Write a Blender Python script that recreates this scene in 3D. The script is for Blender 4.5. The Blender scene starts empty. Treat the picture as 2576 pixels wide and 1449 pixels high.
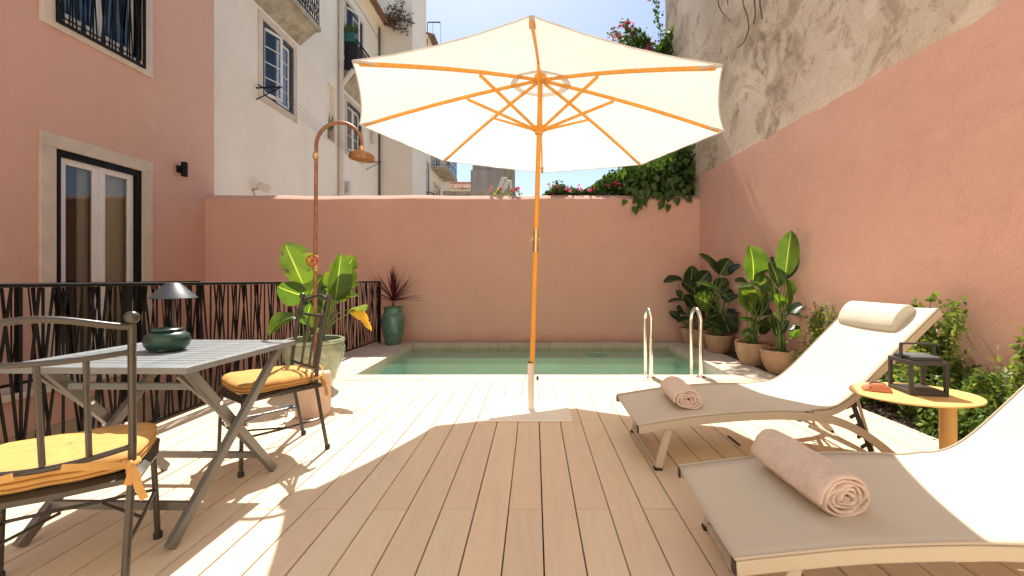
import bpy, bmesh, math, random
from mathutils import Vector, Matrix
import numpy as np
R = math.radians
random.seed(7)
rng = np.random.default_rng(11)
S = bpy.context.scene
C = S.collection

# ------------------------------------------------------------------ camera, sky, sun, exposure
F_PX, W_PX, VX, VY, EYE = 1073.0, 2576.0, 1344.6, 697.0, 1.12
cam_d = bpy.data.cameras.new('camera')
cam = bpy.data.objects.new('camera', cam_d); C.objects.link(cam)
cam.location = (0, 0, EYE); cam.rotation_euler = (R(90), 0, 0)
cam_d.sensor_width = 36; cam_d.lens = 36 * F_PX / W_PX
cam_d.shift_x = -(VX - 1288) / W_PX
cam_d.shift_y = -(724.5 - VY) / W_PX
cam_d.clip_start = 0.05; cam_d.clip_end = 1500
S.camera = cam

SUN_DIR = Vector((0.11, -0.63, -1.0)).normalized()      # the way the light travels
world = bpy.data.worlds.new('World'); S.world = world; world.use_nodes = True
wn = world.node_tree.nodes; wl = world.node_tree.links
sky = wn.new('ShaderNodeTexSky'); sky.sky_type = 'NISHITA'; sky.sun_disc = False
sky.sun_elevation = math.asin(-SUN_DIR.z)
sky.sun_rotation = math.atan2(-SUN_DIR.x, -SUN_DIR.y)
sky.air_density = 1.0; sky.dust_density = 1.0; sky.ozone_density = 0.4
wl.new(sky.outputs[0], wn['Background'].inputs[0])
wn['Background'].inputs[1].default_value = 0.06
sun_d = bpy.data.lights.new('sun', 'SUN'); sun_d.energy = 2.9; sun_d.angle = R(0.5)
sun_d.color = (1.0, 0.94, 0.83)
sun = bpy.data.objects.new('sun', sun_d); C.objects.link(sun)
sun.rotation_euler = SUN_DIR.to_track_quat('-Z', 'Y').to_euler()
sun.location = (-1.5, 9, 14)
S.view_settings.view_transform = 'Standard'; S.view_settings.look = 'None'
S.view_settings.gamma = 1; S.view_settings.use_curve_mapping = False
S.view_settings.exposure = 1.5
S.render.engine = 'CYCLES'
S.cycles.max_bounces = 10; S.cycles.diffuse_bounces = 6; S.cycles.transparent_max_bounces = 16
S.cycles.use_denoising = True
S.cycles.sample_clamp_indirect = 8

# ------------------------------------------------------------------ helpers
def at(x, y, Y):
    "a point of the photograph (2576 px wide) at distance Y"
    return Vector(((x - VX) / F_PX * Y, Y, EYE - (y - VY) / F_PX * Y))

ORG = {}
def tag(o, label=None, cat=None, group=None, kind=None):
    if label: o['label'] = label
    if cat: o['category'] = cat
    if group: o['group'] = group
    if kind: o['kind'] = kind
    return o
def thing(name, label, cat, loc=(0, 0, 0), rot=(0, 0, 0), group=None, kind=None):
    o = bpy.data.objects.new(name, None); C.objects.link(o)
    o.location = loc; o.rotation_euler = rot; o.empty_display_size = .1
    ORG[o.name] = Vector(loc)
    return tag(o, label, cat, group, kind)
def copy_tree(o, parent=None):
    c = o.copy(); C.objects.link(c); c.parent = parent
    for ch in list(o.children): copy_tree(ch, c)
    return c

class MB:
    def __init__(s): s.v = []; s.f = []; s.uv = None; s.uvs = []
    def quad(s, a, b, c, d):
        n = len(s.v); s.v += [Vector(a), Vector(b), Vector(c), Vector(d)]; s.f.append((n, n+1, n+2, n+3)); return s
    def box(s, x0, x1, y0, y1, z0, z1, M=None):
        n = len(s.v)
        P = [Vector(p) for p in ((x0,y0,z0),(x1,y0,z0),(x1,y1,z0),(x0,y1,z0),(x0,y0,z1),(x1,y0,z1),(x1,y1,z1),(x0,y1,z1))]
        if M is not None: P = [M @ p for p in P]
        s.v += P
        s.f += [tuple(n+i for i in q) for q in ((0,3,2,1),(4,5,6,7),(0,1,5,4),(1,2,6,5),(2,3,7,6),(3,0,4,7))]
        return s
    def bar(s, a, b, w, h, up=(0, 0, 1)):
        "rectangular bar from a to b; w sideways, h along up"
        a = Vector(a); b = Vector(b); d = b - a; L = d.length; d.normalize()
        up = Vector(up); sx = d.cross(up)
        if sx.length < 1e-4: sx = d.cross(Vector((1, 0, 0)))
        sx.normalize(); uz = sx.cross(d)
        M = Matrix.Translation((a + b) / 2) @ Matrix((sx, d, uz)).transposed().to_4x4()
        return s.box(-w/2, w/2, -L/2, L/2, -h/2, h/2, M)
    def sweep(s, pts, prof, closed=False, side=None):
        "sweep a closed profile [(u,v)] along pts; u along side, v along the normal"
        pts = [Vector(p) for p in pts]; n0 = len(s.v); m = 0; N = len(pts)
        prev = None
        for i, p in enumerate(pts):
            if closed: t = pts[(i+1) % N] - pts[i-1]
            else: t = pts[min(i+1, N-1)] - pts[max(i-1, 0)]
            t.normalize()
            if side is not None: sx = Vector(side)
            elif prev is None:
                sx = t.orthogonal()
            else:
                sx = prev - t * prev.dot(t)
            sx = (sx - t * sx.dot(t)).normalized(); prev = sx
            nz = t.cross(sx)
            pr = prof(i / max(1, N-1)) if callable(prof) else prof
            m = len(pr)
            for (u, v) in pr: s.v.append(p + sx*u + nz*v)
        for i in range(N if closed else N-1):
            for j in range(m):
                a = n0 + i*m + j; b = n0 + i*m + (j+1) % m
                c = n0 + ((i+1) % N)*m + (j+1) % m; d = n0 + ((i+1) % N)*m + j
                s.f.append((a, b, c, d))
        if not closed:
            s.f.append(tuple(n0 + j for j in reversed(range(m))))
            s.f.append(tuple(n0 + (N-1)*m + j for j in range(m)))
        return s
    def tube(s, pts, r, seg=8, closed=False):
        if callable(r):
            return s.sweep(pts, lambda t: [(r(t)*math.cos(2*math.pi*k/seg), r(t)*math.sin(2*math.pi*k/seg)) for k in range(seg)], closed)
        return s.sweep(pts, [(r*math.cos(2*math.pi*k/seg), r*math.sin(2*math.pi*k/seg)) for k in range(seg)], closed)
    def cyl(s, a, b, r, seg=12): return s.tube([a, b], r, seg)
    def lathe(s, prof, c=(0, 0, 0), seg=32, M=None, sx=1, sy=1, cap0=True, cap1=True):
        n0 = len(s.v); c = Vector(c)
        for (r, z) in prof:
            for k in range(seg):
                a = 2*math.pi*k/seg
                p = Vector((r*math.cos(a)*sx, r*math.sin(a)*sy, z))
                if M is not None: p = M @ p
                s.v.append(c + p)
        for i in range(len(prof)-1):
            for k in range(seg):
                a = n0+i*seg+k; b = n0+i*seg+(k+1) % seg
                s.f.append((a, b, b+seg, a+seg))
        if cap0: s.f.append(tuple(n0+k for k in reversed(range(seg))))
        if cap1: s.f.append(tuple(n0+(len(prof)-1)*seg+k for k in range(seg)))
        return s
    def ball(s, c, r, seg=12, sz=1.0):
        k = seg // 2
        prof = [(r*math.sin(math.pi*i/k), -r*sz*math.cos(math.pi*i/k)) for i in range(1, k)]
        return s.lathe([(r*.05, -r*sz)] + prof + [(r*.05, r*sz)], c, seg)
    def grid(s, P, uv=True):
        "P[i][j] points"
        n0 = len(s.v); ni = len(P); nj = len(P[0])
        for row in P: s.v += [Vector(p) for p in row]
        for i in range(ni-1):
            for j in range(nj-1):
                a = n0+i*nj+j; s.f.append((a, a+1, a+nj+1, a+nj))
        if uv: s.uvs += [(i/(ni-1), j/(nj-1)) for i in range(ni) for j in range(nj)]
        return s
    def build(s, name, mat, parent=None, smooth=False, bevel=0, solid=0, sub=0, world=True, segs=2, uv=False):
        me = bpy.data.meshes.new(name)
        off = Vector((0, 0, 0))
        if parent is not None and world:
            q = parent
            while q.parent: q = q.parent
            off = q.location
        me.from_pydata([tuple(v - off) for v in s.v], [], s.f)
        if uv and len(s.uvs) == len(s.v):
            ul = me.uv_layers.new(name='UVMap')
            idx = np.empty(len(me.loops), dtype=np.int32); me.loops.foreach_get('vertex_index', idx)
            ul.data.foreach_set('uv', np.array(s.uvs, dtype=np.float32)[idx].ravel())
        me.materials.append(mat)
        o = bpy.data.objects.new(name, me); C.objects.link(o)
        if parent is not None: o.parent = parent
        if smooth:
            me.polygons.foreach_set('use_smooth', [True]*len(me.polygons))
            if smooth != 'all' and not sub:
                try: me.set_sharp_from_angle(angle=R(40))
                except Exception: pass
        if solid:
            m = o.modifiers.new('solid', 'SOLIDIFY'); m.thickness = solid; m.offset = 0
        if bevel:
            m = o.modifiers.new('bevel', 'BEVEL'); m.width = bevel; m.segments = segs; m.limit_method = 'ANGLE'; m.angle_limit = R(35)
        if sub:
            m = o.modifiers.new('sub', 'SUBSURF'); m.levels = sub; m.render_levels = sub
        me.update()
        return o

# ------------------------------------------------------------------ materials
def newmat(name):
    m = bpy.data.materials.new(name); m.use_nodes = True
    nt = m.node_tree; b = nt.nodes['Principled BSDF']
    return m, nt, b
def geo_pos(nt, scale=(1, 1, 1), obj=False):
    mp = nt.nodes.new('ShaderNodeMapping'); mp.inputs['Scale'].default_value = scale
    if obj:
        tc = nt.nodes.new('ShaderNodeTexCoord'); nt.links.new(tc.outputs['Object'], mp.inputs['Vector'])
    else:
        g = nt.nodes.new('ShaderNodeNewGeometry'); nt.links.new(g.outputs['Position'], mp.inputs['Vector'])
    return mp.outputs[0]
def noise(nt, vec, scale, detail=4, rough=.55, dist=0):
    n = nt.nodes.new('ShaderNodeTexNoise'); n.inputs['Scale'].default_value = scale
    n.inputs['Detail'].default_value = detail; n.inputs['Roughness'].default_value = rough
    n.inputs['Distortion'].default_value = dist
    if vec is not None: nt.links.new(vec, n.inputs['Vector'])
    return n.outputs['Fac']
def ramp(nt, fac, stops):
    r = nt.nodes.new('ShaderNodeValToRGB'); e = r.color_ramp.elements
    while len(e) < len(stops): e.new(.5)
    for i, (p, c) in enumerate(stops):
        e[i].position = p; e[i].color = (c[0], c[1], c[2], 1) if not isinstance(c, (int, float)) else (c, c, c, 1)
    nt.links.new(fac, r.inputs[0]); return r.outputs[0]
def mix(nt, fac, a, b, mode='MIX'):
    m = nt.nodes.new('ShaderNodeMix'); m.data_type = 'RGBA'; m.blend_type = mode
    for sock, val in ((0, fac), (6, a), (7, b)):
        if hasattr(val, 'links') or hasattr(val, 'is_linked'): nt.links.new(val, m.inputs[sock])
        elif isinstance(val, (int, float)): m.inputs[sock].default_value = val if sock == 0 else (val, val, val, 1)
        else: m.inputs[sock].default_value = (*val, 1)
    return m.outputs[2]
def bump(nt, b, h, strength=.3, dist=.01):
    n = nt.nodes.new('ShaderNodeBump'); n.inputs['Strength'].default_value = strength; n.inputs['Distance'].default_value = dist
    nt.links.new(h, n.inputs['Height'])
    nt.links.new(n.outputs[0], b.inputs['Normal']); return n
def pm(name, col, rough=.6, metal=0, var=.12, scale=6, bs=0, bscale=60, bdist=.004, obj=False, stretch=(1, 1, 1), spec=.5, coat=0, dirt=None):
    m, nt, b = newmat(name)
    v = geo_pos(nt, stretch, obj)
    n1 = noise(nt, v, scale, 5, .6)
    c = ramp(nt, n1, [(.3, [x*(1-var) for x in col]), (.7, [min(1, x*(1+var)) for x in col])])
    if dirt:
        n2 = noise(nt, v, dirt[1], 6, .65, .6)
        f = ramp(nt, n2, [(dirt[2], 0), (min(1, dirt[2]+.22), 1)])
        c = mix(nt, f, c, dirt[0])
    nt.links.new(c, b.inputs['Base Color'])
    b.inputs['Roughness'].default_value = rough; b.inputs['Metallic'].default_value = metal
    b.inputs['Specular IOR Level'].default_value = spec; b.inputs['Coat Weight'].default_value = coat
    if rough > .1:
        rr = nt.nodes.new('ShaderNodeMapRange'); rr.inputs[1].default_value = .3; rr.inputs[2].default_value = .7
        rr.inputs[3].default_value = max(.05, rough-.08); rr.inputs[4].default_value = min(1, rough+.08)
        nt.links.new(n1, rr.inputs[0]); nt.links.new(rr.outputs[0], b.inputs['Roughness'])
    if bs: bump(nt, b, noise(nt, v, bscale, 5, .65), bs, bdist)
    return m

M = {}
def mat_plaster(name, col, big=.1):
    m, nt, b = newmat(name)
    v = geo_pos(nt)
    n1 = noise(nt, v, .8, 5, .6); n2 = noise(nt, v, 5, 5, .6, .5)
    c = ramp(nt, n1, [(.3, [x*(1-big) for x in col]), (.7, [x*(1+big) for x in col])])
    c2 = mix(nt, .5, c, ramp(nt, n2, [(.3, [x*.93 for x in col]), (.72, [x*1.05 for x in col])]))
    vs = geo_pos(nt, (3, 3, .25)); n3 = noise(nt, vs, 2.2, 5, .6)
    c2 = mix(nt, ramp(nt, n3, [(.52, 0), (.8, .16)]), c2, [col[0]*1.05, col[1]*1.18, col[2]*1.25])
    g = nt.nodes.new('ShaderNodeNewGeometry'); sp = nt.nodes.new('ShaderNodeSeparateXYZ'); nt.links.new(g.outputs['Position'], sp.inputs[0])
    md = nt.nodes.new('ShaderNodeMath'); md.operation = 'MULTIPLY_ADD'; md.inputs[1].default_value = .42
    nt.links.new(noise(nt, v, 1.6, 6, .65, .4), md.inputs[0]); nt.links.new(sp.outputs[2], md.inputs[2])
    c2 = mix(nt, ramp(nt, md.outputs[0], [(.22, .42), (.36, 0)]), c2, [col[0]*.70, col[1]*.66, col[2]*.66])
    n6 = noise(nt, v, .45, 3, .5, 1.2)
    c2 = mix(nt, ramp(nt, n6, [(.50, 0), (.62, .22)]), c2, [min(1, col[0]*1.10), col[1]*1.22, col[2]*1.30])
    ws = nt.nodes.new('ShaderNodeTexVoronoi'); ws.feature = 'DISTANCE_TO_EDGE'; ws.inputs['Scale'].default_value = .55
    wa = nt.nodes.new('ShaderNodeVectorMath'); wa.operation = 'ADD'; wnz = nt.nodes.new('ShaderNodeTexNoise'); wnz.inputs['Scale'].default_value = 3; wnz.inputs['Detail'].default_value = 6
    nt.links.new(v, wnz.inputs['Vector']); nt.links.new(v, wa.inputs[0]); nt.links.new(wnz.outputs['Color'], wa.inputs[1]); nt.links.new(wa.outputs[0], ws.inputs['Vector'])
    ck = ramp(nt, ws.outputs['Distance'], [(0, .30), (.0035, 0)])
    c2 = mix(nt, ck, c2, [x*.6 for x in col])
    nt.links.new(c2, b.inputs['Base Color'])
    b.inputs['Roughness'].default_value = .9; b.inputs['Specular IOR Level'].default_value = .2
    h1 = noise(nt, v, 2.2, 4, .5, .3); h2 = noise(nt, v, 70, 4, .7); h3 = noise(nt, v, 14, 4, .6, 1.0)
    bn = bump(nt, b, h1, .3, .02)
    b2 = nt.nodes.new('ShaderNodeBump'); b2.inputs['Strength'].default_value = .25; b2.inputs['Distance'].default_value = .004
    nt.links.new(h2, b2.inputs['Height']); nt.links.new(bn.outputs[0], b2.inputs['Normal'])
    b3 = nt.nodes.new('ShaderNodeBump'); b3.inputs['Strength'].default_value = .22; b3.inputs['Distance'].default_value = .006
    nt.links.new(h3, b3.inputs['Height']); nt.links.new(b2.outputs[0], b3.inputs['Normal'])
    nt.links.new(b3.outputs[0], b.inputs['Normal'])
    return m
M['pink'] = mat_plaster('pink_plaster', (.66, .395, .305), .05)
M['cream_wall'] = mat_plaster('cream_plaster', (.84, .76, .64), .04)

def mat_white_wall():
    m, nt, b = newmat('aged_white_plaster')
    v = geo_pos(nt); col = (.86, .79, .67)
    n1 = noise(nt, v, .5, 6, .65)
    c = ramp(nt, n1, [(.3, (.78, .71, .59)), (.55, col), (.8, (.88, .83, .73))])
    vs = geo_pos(nt, (2.5, 2.5, .12)); n3 = noise(nt, vs, 1.6, 6, .7, .3)
    c = mix(nt, ramp(nt, n3, [(.55, 0), (.9, .45)]), c, (.52, .45, .34))
    n4 = noise(nt, v, 1.7, 8, .75, .5)
    c = mix(nt, ramp(nt, n4, [(.66, 0), (.72, .6)]), c, (.30, .27, .22))
    nt.links.new(c, b.inputs['Base Color']); b.inputs['Roughness'].default_value = .9
    b.inputs['Specular IOR Level'].default_value = .2
    bump(nt, b, noise(nt, v, 9, 7, .7), .35, .02)
    return m
M['white_wall'] = mat_white_wall()
def mat_old_concrete():
    m, nt, b = newmat('weathered_render')
    v = geo_pos(nt)
    n1 = noise(nt, v, .55, 8, .62, .7)
    c = ramp(nt, n1, [(.28, (.47, .38, .28)), (.47, (.60, .50, .39)), (.62, (.66, .56, .45)), (.8, (.74, .65, .53))])
    n2 = noise(nt, v, 1.25, 9, .7, 1.4)
    c = mix(nt, ramp(nt, n2, [(.50, 0), (.58, .6), (.70, .9)]), c, (.33, .25, .165))
    n3 = noise(nt, v, 2.8, 9, .7, 1.0)
    c = mix(nt, ramp(nt, n3, [(.57, 0), (.63, .5)]), c, (.20, .145, .09))
    vo = nt.nodes.new('ShaderNodeTexVoronoi'); vo.feature = 'SMOOTH_F1'; vo.inputs['Scale'].default_value = 1.7
    vd = nt.nodes.new('ShaderNodeVectorMath'); vd.operation = 'ADD'
    nn = nt.nodes.new('ShaderNodeTexNoise'); nn.inputs['Scale'].default_value = 1.6; nn.inputs['Detail'].default_value = 4
    nt.links.new(v, nn.inputs['Vector']); nt.links.new(v, vd.inputs[0]); nt.links.new(nn.outputs['Color'], vd.inputs[1])
    nt.links.new(vd.outputs[0], vo.inputs['Vector'])
    pf = ramp(nt, vo.outputs['Distance'], [(.2, .6), (.27, 0)])
    c = mix(nt, pf, c, (.70, .61, .50))
    n5 = noise(nt, v, 26, 6, .7)
    c = mix(nt, ramp(nt, n5, [(.5, 0), (.8, .4)]), c, (.27, .21, .14))
    nt.links.new(c, b.inputs['Base Color']); b.inputs['Roughness'].default_value = .95
    b.inputs['Specular IOR Level'].default_value = .15
    add = mix(nt, .5, n3, n5)
    add = mix(nt, .35, add, vo.outputs['Distance'])
    bn = bump(nt, b, add, .65, .025)
    return m
M['old_render'] = mat_old_concrete()

def mat_deck():
    m, nt, b = newmat('pale_oiled_deck_wood')
    oi = nt.nodes.new('ShaderNodeObjectInfo')
    g = nt.nodes.new('ShaderNodeNewGeometry')
    off = nt.nodes.new('ShaderNodeVectorMath'); off.operation = 'SCALE'; off.inputs[0].default_value = (13, 7, 3)
    nt.links.new(oi.outputs['Random'], off.inputs['Scale'])
    ad = nt.nodes.new('ShaderNodeVectorMath'); ad.operation = 'ADD'
    nt.links.new(g.outputs['Position'], ad.inputs[0]); nt.links.new(off.outputs[0], ad.inputs[1])
    mp = nt.nodes.new('ShaderNodeMapping'); mp.inputs['Scale'].default_value = (9, .9, 9)
    nt.links.new(ad.outputs[0], mp.inputs['Vector'])
    n1 = noise(nt, mp.outputs[0], 2.4, 8, .65, .9)
    n2 = noise(nt, mp.outputs[0], 16, 6, .7, .3)
    c = ramp(nt, n1, [(.25, (.68, .545, .40)), (.5, (.73, .60, .45)), (.75, (.765, .635, .485))])
    c = mix(nt, ramp(nt, n2, [(.5, 0), (.8, .14)]), c, (.56, .42, .31))
    tint = ramp(nt, oi.outputs['Random'], [(0, (.95, .93, .93)), (.35, (1.0, .97, .95)), (.7, (.98, 1.0, .98)), (1, (1.04, 1.0, .97))])
    c = mix(nt, 1.0, c, tint, 'MULTIPLY')
    vk = noise(nt, ad.outputs[0], 5, 8, .75, 2)
    c = mix(nt, ramp(nt, vk, [(.70, 0), (.78, .35)]), c, (.42, .26, .18))
    nt.links.new(c, b.inputs['Base Color']); b.inputs['Roughness'].default_value = .62
    b.inputs['Specular IOR Level'].default_value = .25
    bump(nt, b, n2, .15, .003)
    return m
M['deck'] = mat_deck()
def mat_stone(name, col, sc=3):
    m, nt, b = newmat(name); v = geo_pos(nt)
    n1 = noise(nt, v, sc, 8, .65, .8); n2 = noise(nt, v, sc*14, 6, .7)
    c = ramp(nt, n1, [(.3, [x*.82 for x in col]), (.6, col), (.8, [min(1, x*1.12) for x in col])])
    c = mix(nt, ramp(nt, n2, [(.55, 0), (.8, .35)]), c, [x*.6 for x in col])
    oi = nt.nodes.new('ShaderNodeObjectInfo')
    c = mix(nt, 1.0, c, ramp(nt, oi.outputs['Random'], [(0, .92), (1, 1.05)]), 'MULTIPLY')
    nt.links.new(c, b.inputs['Base Color']); b.inputs['Roughness'].default_value = .8
    b.inputs['Specular IOR Level'].default_value = .25
    bump(nt, b, mix(nt, .5, n1, n2), .4, .008)
    return m
M['limestone'] = mat_stone('limestone_surround', (.70, .58, .46), 2.5)
M['coping'] = mat_stone('pale_coping_stone', (.62, .54, .44), 2)
M['poolrim'] = mat_stone('rough_pool_rim_stone', (.50, .42, .32), 5)
M['paving'] = mat_stone('terrace_paving_stone', (.60, .52, .43), 1.5)
M['rubble'] = mat_stone('bare_plinth_stone', (.40, .30, .20), 2.4)
M['soil'] = pm('dark_soil', (.085, .055, .035), .95, var=.5, scale=22, bs=1, bscale=45, bdist=.03)
M['ground'] = pm('pale_ground', (.36, .31, .25), .95, var=.2, scale=1.2, bs=.5, bscale=20)
M['black_metal'] = pm('black_painted_metal', (.005, .005, .005), .55, var=.3, scale=8, bs=.1, bscale=90, spec=.2)
M['dark_metal'] = pm('bronze_grey_metal', (.075, .069, .062), .32, metal=.5, var=.15, scale=10, bs=.05, bscale=80, obj=True)
M['table_metal'] = pm('warm_grey_table_paint', (.22, .245, .26), .42, metal=.1, var=.08, scale=12, obj=True)
M['leg_metal'] = pm('warm_grey_leg_paint', (.19, .185, .175), .36, metal=.3, var=.1, scale=12, obj=True)
M['steel'] = pm('polished_steel', (.90, .89, .87), .12, metal=1, var=.04, scale=20)
M['copper'] = pm('aged_copper_pipe', (.30, .135, .075), .5, metal=.5, var=.35, scale=16, bs=.15, bscale=60, dirt=((.25, .20, .14), 12, .58))
M['copper_joint'] = pm('soldered_brass_joint', (.62, .40, .20), .4, metal=.7, var=.3, scale=40, bs=.4, bscale=70)
M['rust'] = pm('rusty_shower_head', (.33, .16, .075), .6, metal=.45, var=.4, scale=22, bs=.4, bscale=60, dirt=((.42, .30, .18), 14, .5))
M['red'] = pm('red_enamel', (.45, .03, .02), .4, var=.2)
M['blue'] = pm('blue_handle', (.03, .16, .32), .4, var=.2)
M['brass'] = pm('brass', (.65, .5, .25), .3, metal=1, var=.1)
M['white_paint'] = pm('white_window_paint', (.76, .72, .66), .45, var=.04, scale=4)
M['green_black'] = pm('dark_green_frame_paint', (.018, .035, .038), .45, var=.2)
M['wood_block'] = pm('pink_washed_wood', (.60, .45, .35), .7, var=.1, scale=5, stretch=(4, 4, .7), bs=.25, bscale=20, dirt=((.5, .28, .18), 3, .6))
M['sling'] = pm('cream_sling_mesh', (.57, .52, .43), .75, var=.03, scale=2, bs=.12, bscale=420, bdist=.001, obj=True)
M['frame'] = pm('sand_powder_coat', (.50, .44, .35), .45, var=.04, scale=6, obj=True, bs=.03, bscale=200)
M['plate'] = pm('near_white_plate_paint', (.78, .73, .64), .55, var=.05, scale=4)
M['pillow'] = pm('cream_pillow_vinyl', (.56, .54, .45), .6, var=.03, scale=3, obj=True, bs=.06, bscale=300)
M['towel'] = pm('blush_terry_towel', (.78, .64, .56), .95, var=.08, scale=30, bs=.9, bscale=260, bdist=.006, obj=True, spec=.1)
M['plastic_black'] = pm('black_plastic', (.02, .02, .022), .5, var=.2)
M['yellow_table'] = pm('mustard_table_paint', (.74, .48, .17), .45, var=.06, scale=9, bs=.05, bscale=120)
M['cushion'] = pm('mustard_cushion_fabric', (.60, .355, .125), .9, var=.08, scale=25, bs=.5, bscale=260, bdist=.003, obj=True, spec=.1)
M['lantern'] = pm('charcoal_lantern_paint', (.035, .032, .028), .5, var=.15)
M['leather'] = pm('terracotta_leather', (.50, .17, .08), .5, var=.1, scale=20, bs=.2, bscale=120)
M['lamp'] = pm('slate_lamp_metal', (.040, .050, .056), .42, metal=.3, var=.1)
M['green_glaze'] = pm('bottle_green_glaze', (.012, .048, .032), .34, var=.3, scale=14, coat=.2, obj=True)
M['terracotta'] = pm('sandy_clay_pot', (.40, .26, .155), .88, var=.12, scale=7, bs=.3, bscale=60, dirt=((.55, .42, .3), 5, .55))
M['bark'] = pm('twig_bark', (.14, .09, .05), .9, var=.3, scale=30, bs=.5, bscale=60)
M['roof_tile'] = pm('sunbleached_clay_tile', (.50, .26, .17), .9, var=.3, scale=5, dirt=((.55, .45, .36), 4, .5), bs=.4, bscale=30)
M['roof_tile_dark'] = pm('old_brown_roof_tile', (.26, .15, .09), .95, var=.4, scale=14, bs=.8, bscale=40, bdist=.02)
M['grey_concrete'] = pm('streaked_grey_concrete', (.42, .37, .335), .95, var=.28, scale=1.2, stretch=(2, 2, .15), bs=.4, bscale=20, dirt=((.38, .35, .32), .8, .5))
M['balcony_stone'] = pm('stained_balcony_slab', (.42, .37, .29), .9, var=.25, scale=3, bs=.4, bscale=20, dirt=((.20, .16, .10), 2, .5))
M['pvc'] = pm('off_white_drainpipe', (.66, .62, .54), .6, var=.1, scale=3, dirt=((.42, .35, .25), 4, .62))
M['white_stuff'] = pm('white_weathered_canvas', (.72, .68, .60), .8, var=.08)
M['planter_green'] = pm('green_plastic_planter', (.02, .13, .10), .5, var=.1)
M['black_cloth'] = pm('black_balcony_screen', (.018, .018, .020), .9, var=.35, scale=6, bs=.3, bscale=14, bdist=.02)
M['curtain'] = pm('beige_curtain', (.74, .64, .50), .95, var=.1, scale=2, stretch=(1, 12, .3))
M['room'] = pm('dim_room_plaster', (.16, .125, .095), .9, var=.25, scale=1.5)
M['wire'] = pm('grey_wire', (.09, .085, .08), .6, var=.1)
M['pool_paint'] = pm('pool_liner_teal', (.50, .70, .58), .7, var=.07, scale=2.2)

def mat_glazed(name, a, b_):
    m, nt, b = newmat(name); v = geo_pos(nt, (1, 1, .55))
    n = noise(nt, v, 6, 6, .65, 2.0); n2 = noise(nt, v, 30, 5, .7)
    c = ramp(nt, n, [(.3, a), (.55, b_), (.75, [min(1, x*1.5) for x in b_])])
    c = mix(nt, ramp(nt, n2, [(.6, 0), (.8, .4)]), c, [x*.5 for x in a])
    nt.links.new(c, b.inputs['Base Color']); b.inputs['Roughness'].default_value = .22
    b.inputs['Coat Weight'].default_value = .5; b.inputs['Coat Roughness'].default_value = .08
    bump(nt, b, noise(nt, v, 12, 3, .5), .15, .01)
    return m
M['jade_pot'] = mat_glazed('jade_glazed_pot', (.20, .27, .17), (.33, .39, .27))
M['teal_pot'] = mat_glazed('teal_glazed_jar', (.035, .10, .075), (.09, .20, .15))

def mat_wood_orange():
    m, nt, b = newmat('honey_varnished_wood')
    v = geo_pos(nt, (14, 14, 1.4), obj=True)
    n = noise(nt, v, 3, 6, .6, .4)
    c = ramp(nt, n, [(.3, (.70, .30, .03)), (.7, (.88, .42, .055))])
    nt.links.new(c, b.inputs['Base Color']); b.inputs['Roughness'].default_value = .42
    return m
M['wood'] = mat_wood_orange()

def mat_translucent(name, colfn, trans=.5, rough=.6, tcol=None, gloss=.06):
    m, nt, b = newmat(name)
    c = colfn(nt)
    nt.links.new(c, b.inputs['Base Color']); b.inputs['Roughness'].default_value = rough
    b.inputs['Specular IOR Level'].default_value = gloss*8 if gloss < .2 else .5
    tr = nt.nodes.new('ShaderNodeBsdfTranslucent')
    if tcol is None: nt.links.new(c, tr.inputs['Color'])
    else:
        tc = mix(nt, 1.0, c, tcol, 'MULTIPLY'); nt.links.new(tc, tr.inputs['Color'])
    mx = nt.nodes.new('ShaderNodeMixShader'); mx.inputs[0].default_value = trans
    nt.links.new(b.outputs[0], mx.inputs[1]); nt.links.new(tr.outputs[0], mx.inputs[2])
    nt.links.new(mx.outputs[0], nt.nodes['Material Output'].inputs['Surface'])
    return m, nt, b
def canvas_col(nt):
    v = geo_pos(nt, obj=True)
    n = noise(nt, v, 3, 5, .6)
    return ramp(nt, n, [(.3, (.72, .70, .65)), (.7, (.78, .755, .71))])
M['canvas'], _nt, _b = mat_translucent('cream_parasol_canvas', canvas_col, .5, .85, gloss=.01)
bump(_nt, _b, noise(_nt, geo_pos(_nt, obj=True), 2.2, 5, .6, .8), .5, .02)

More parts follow.
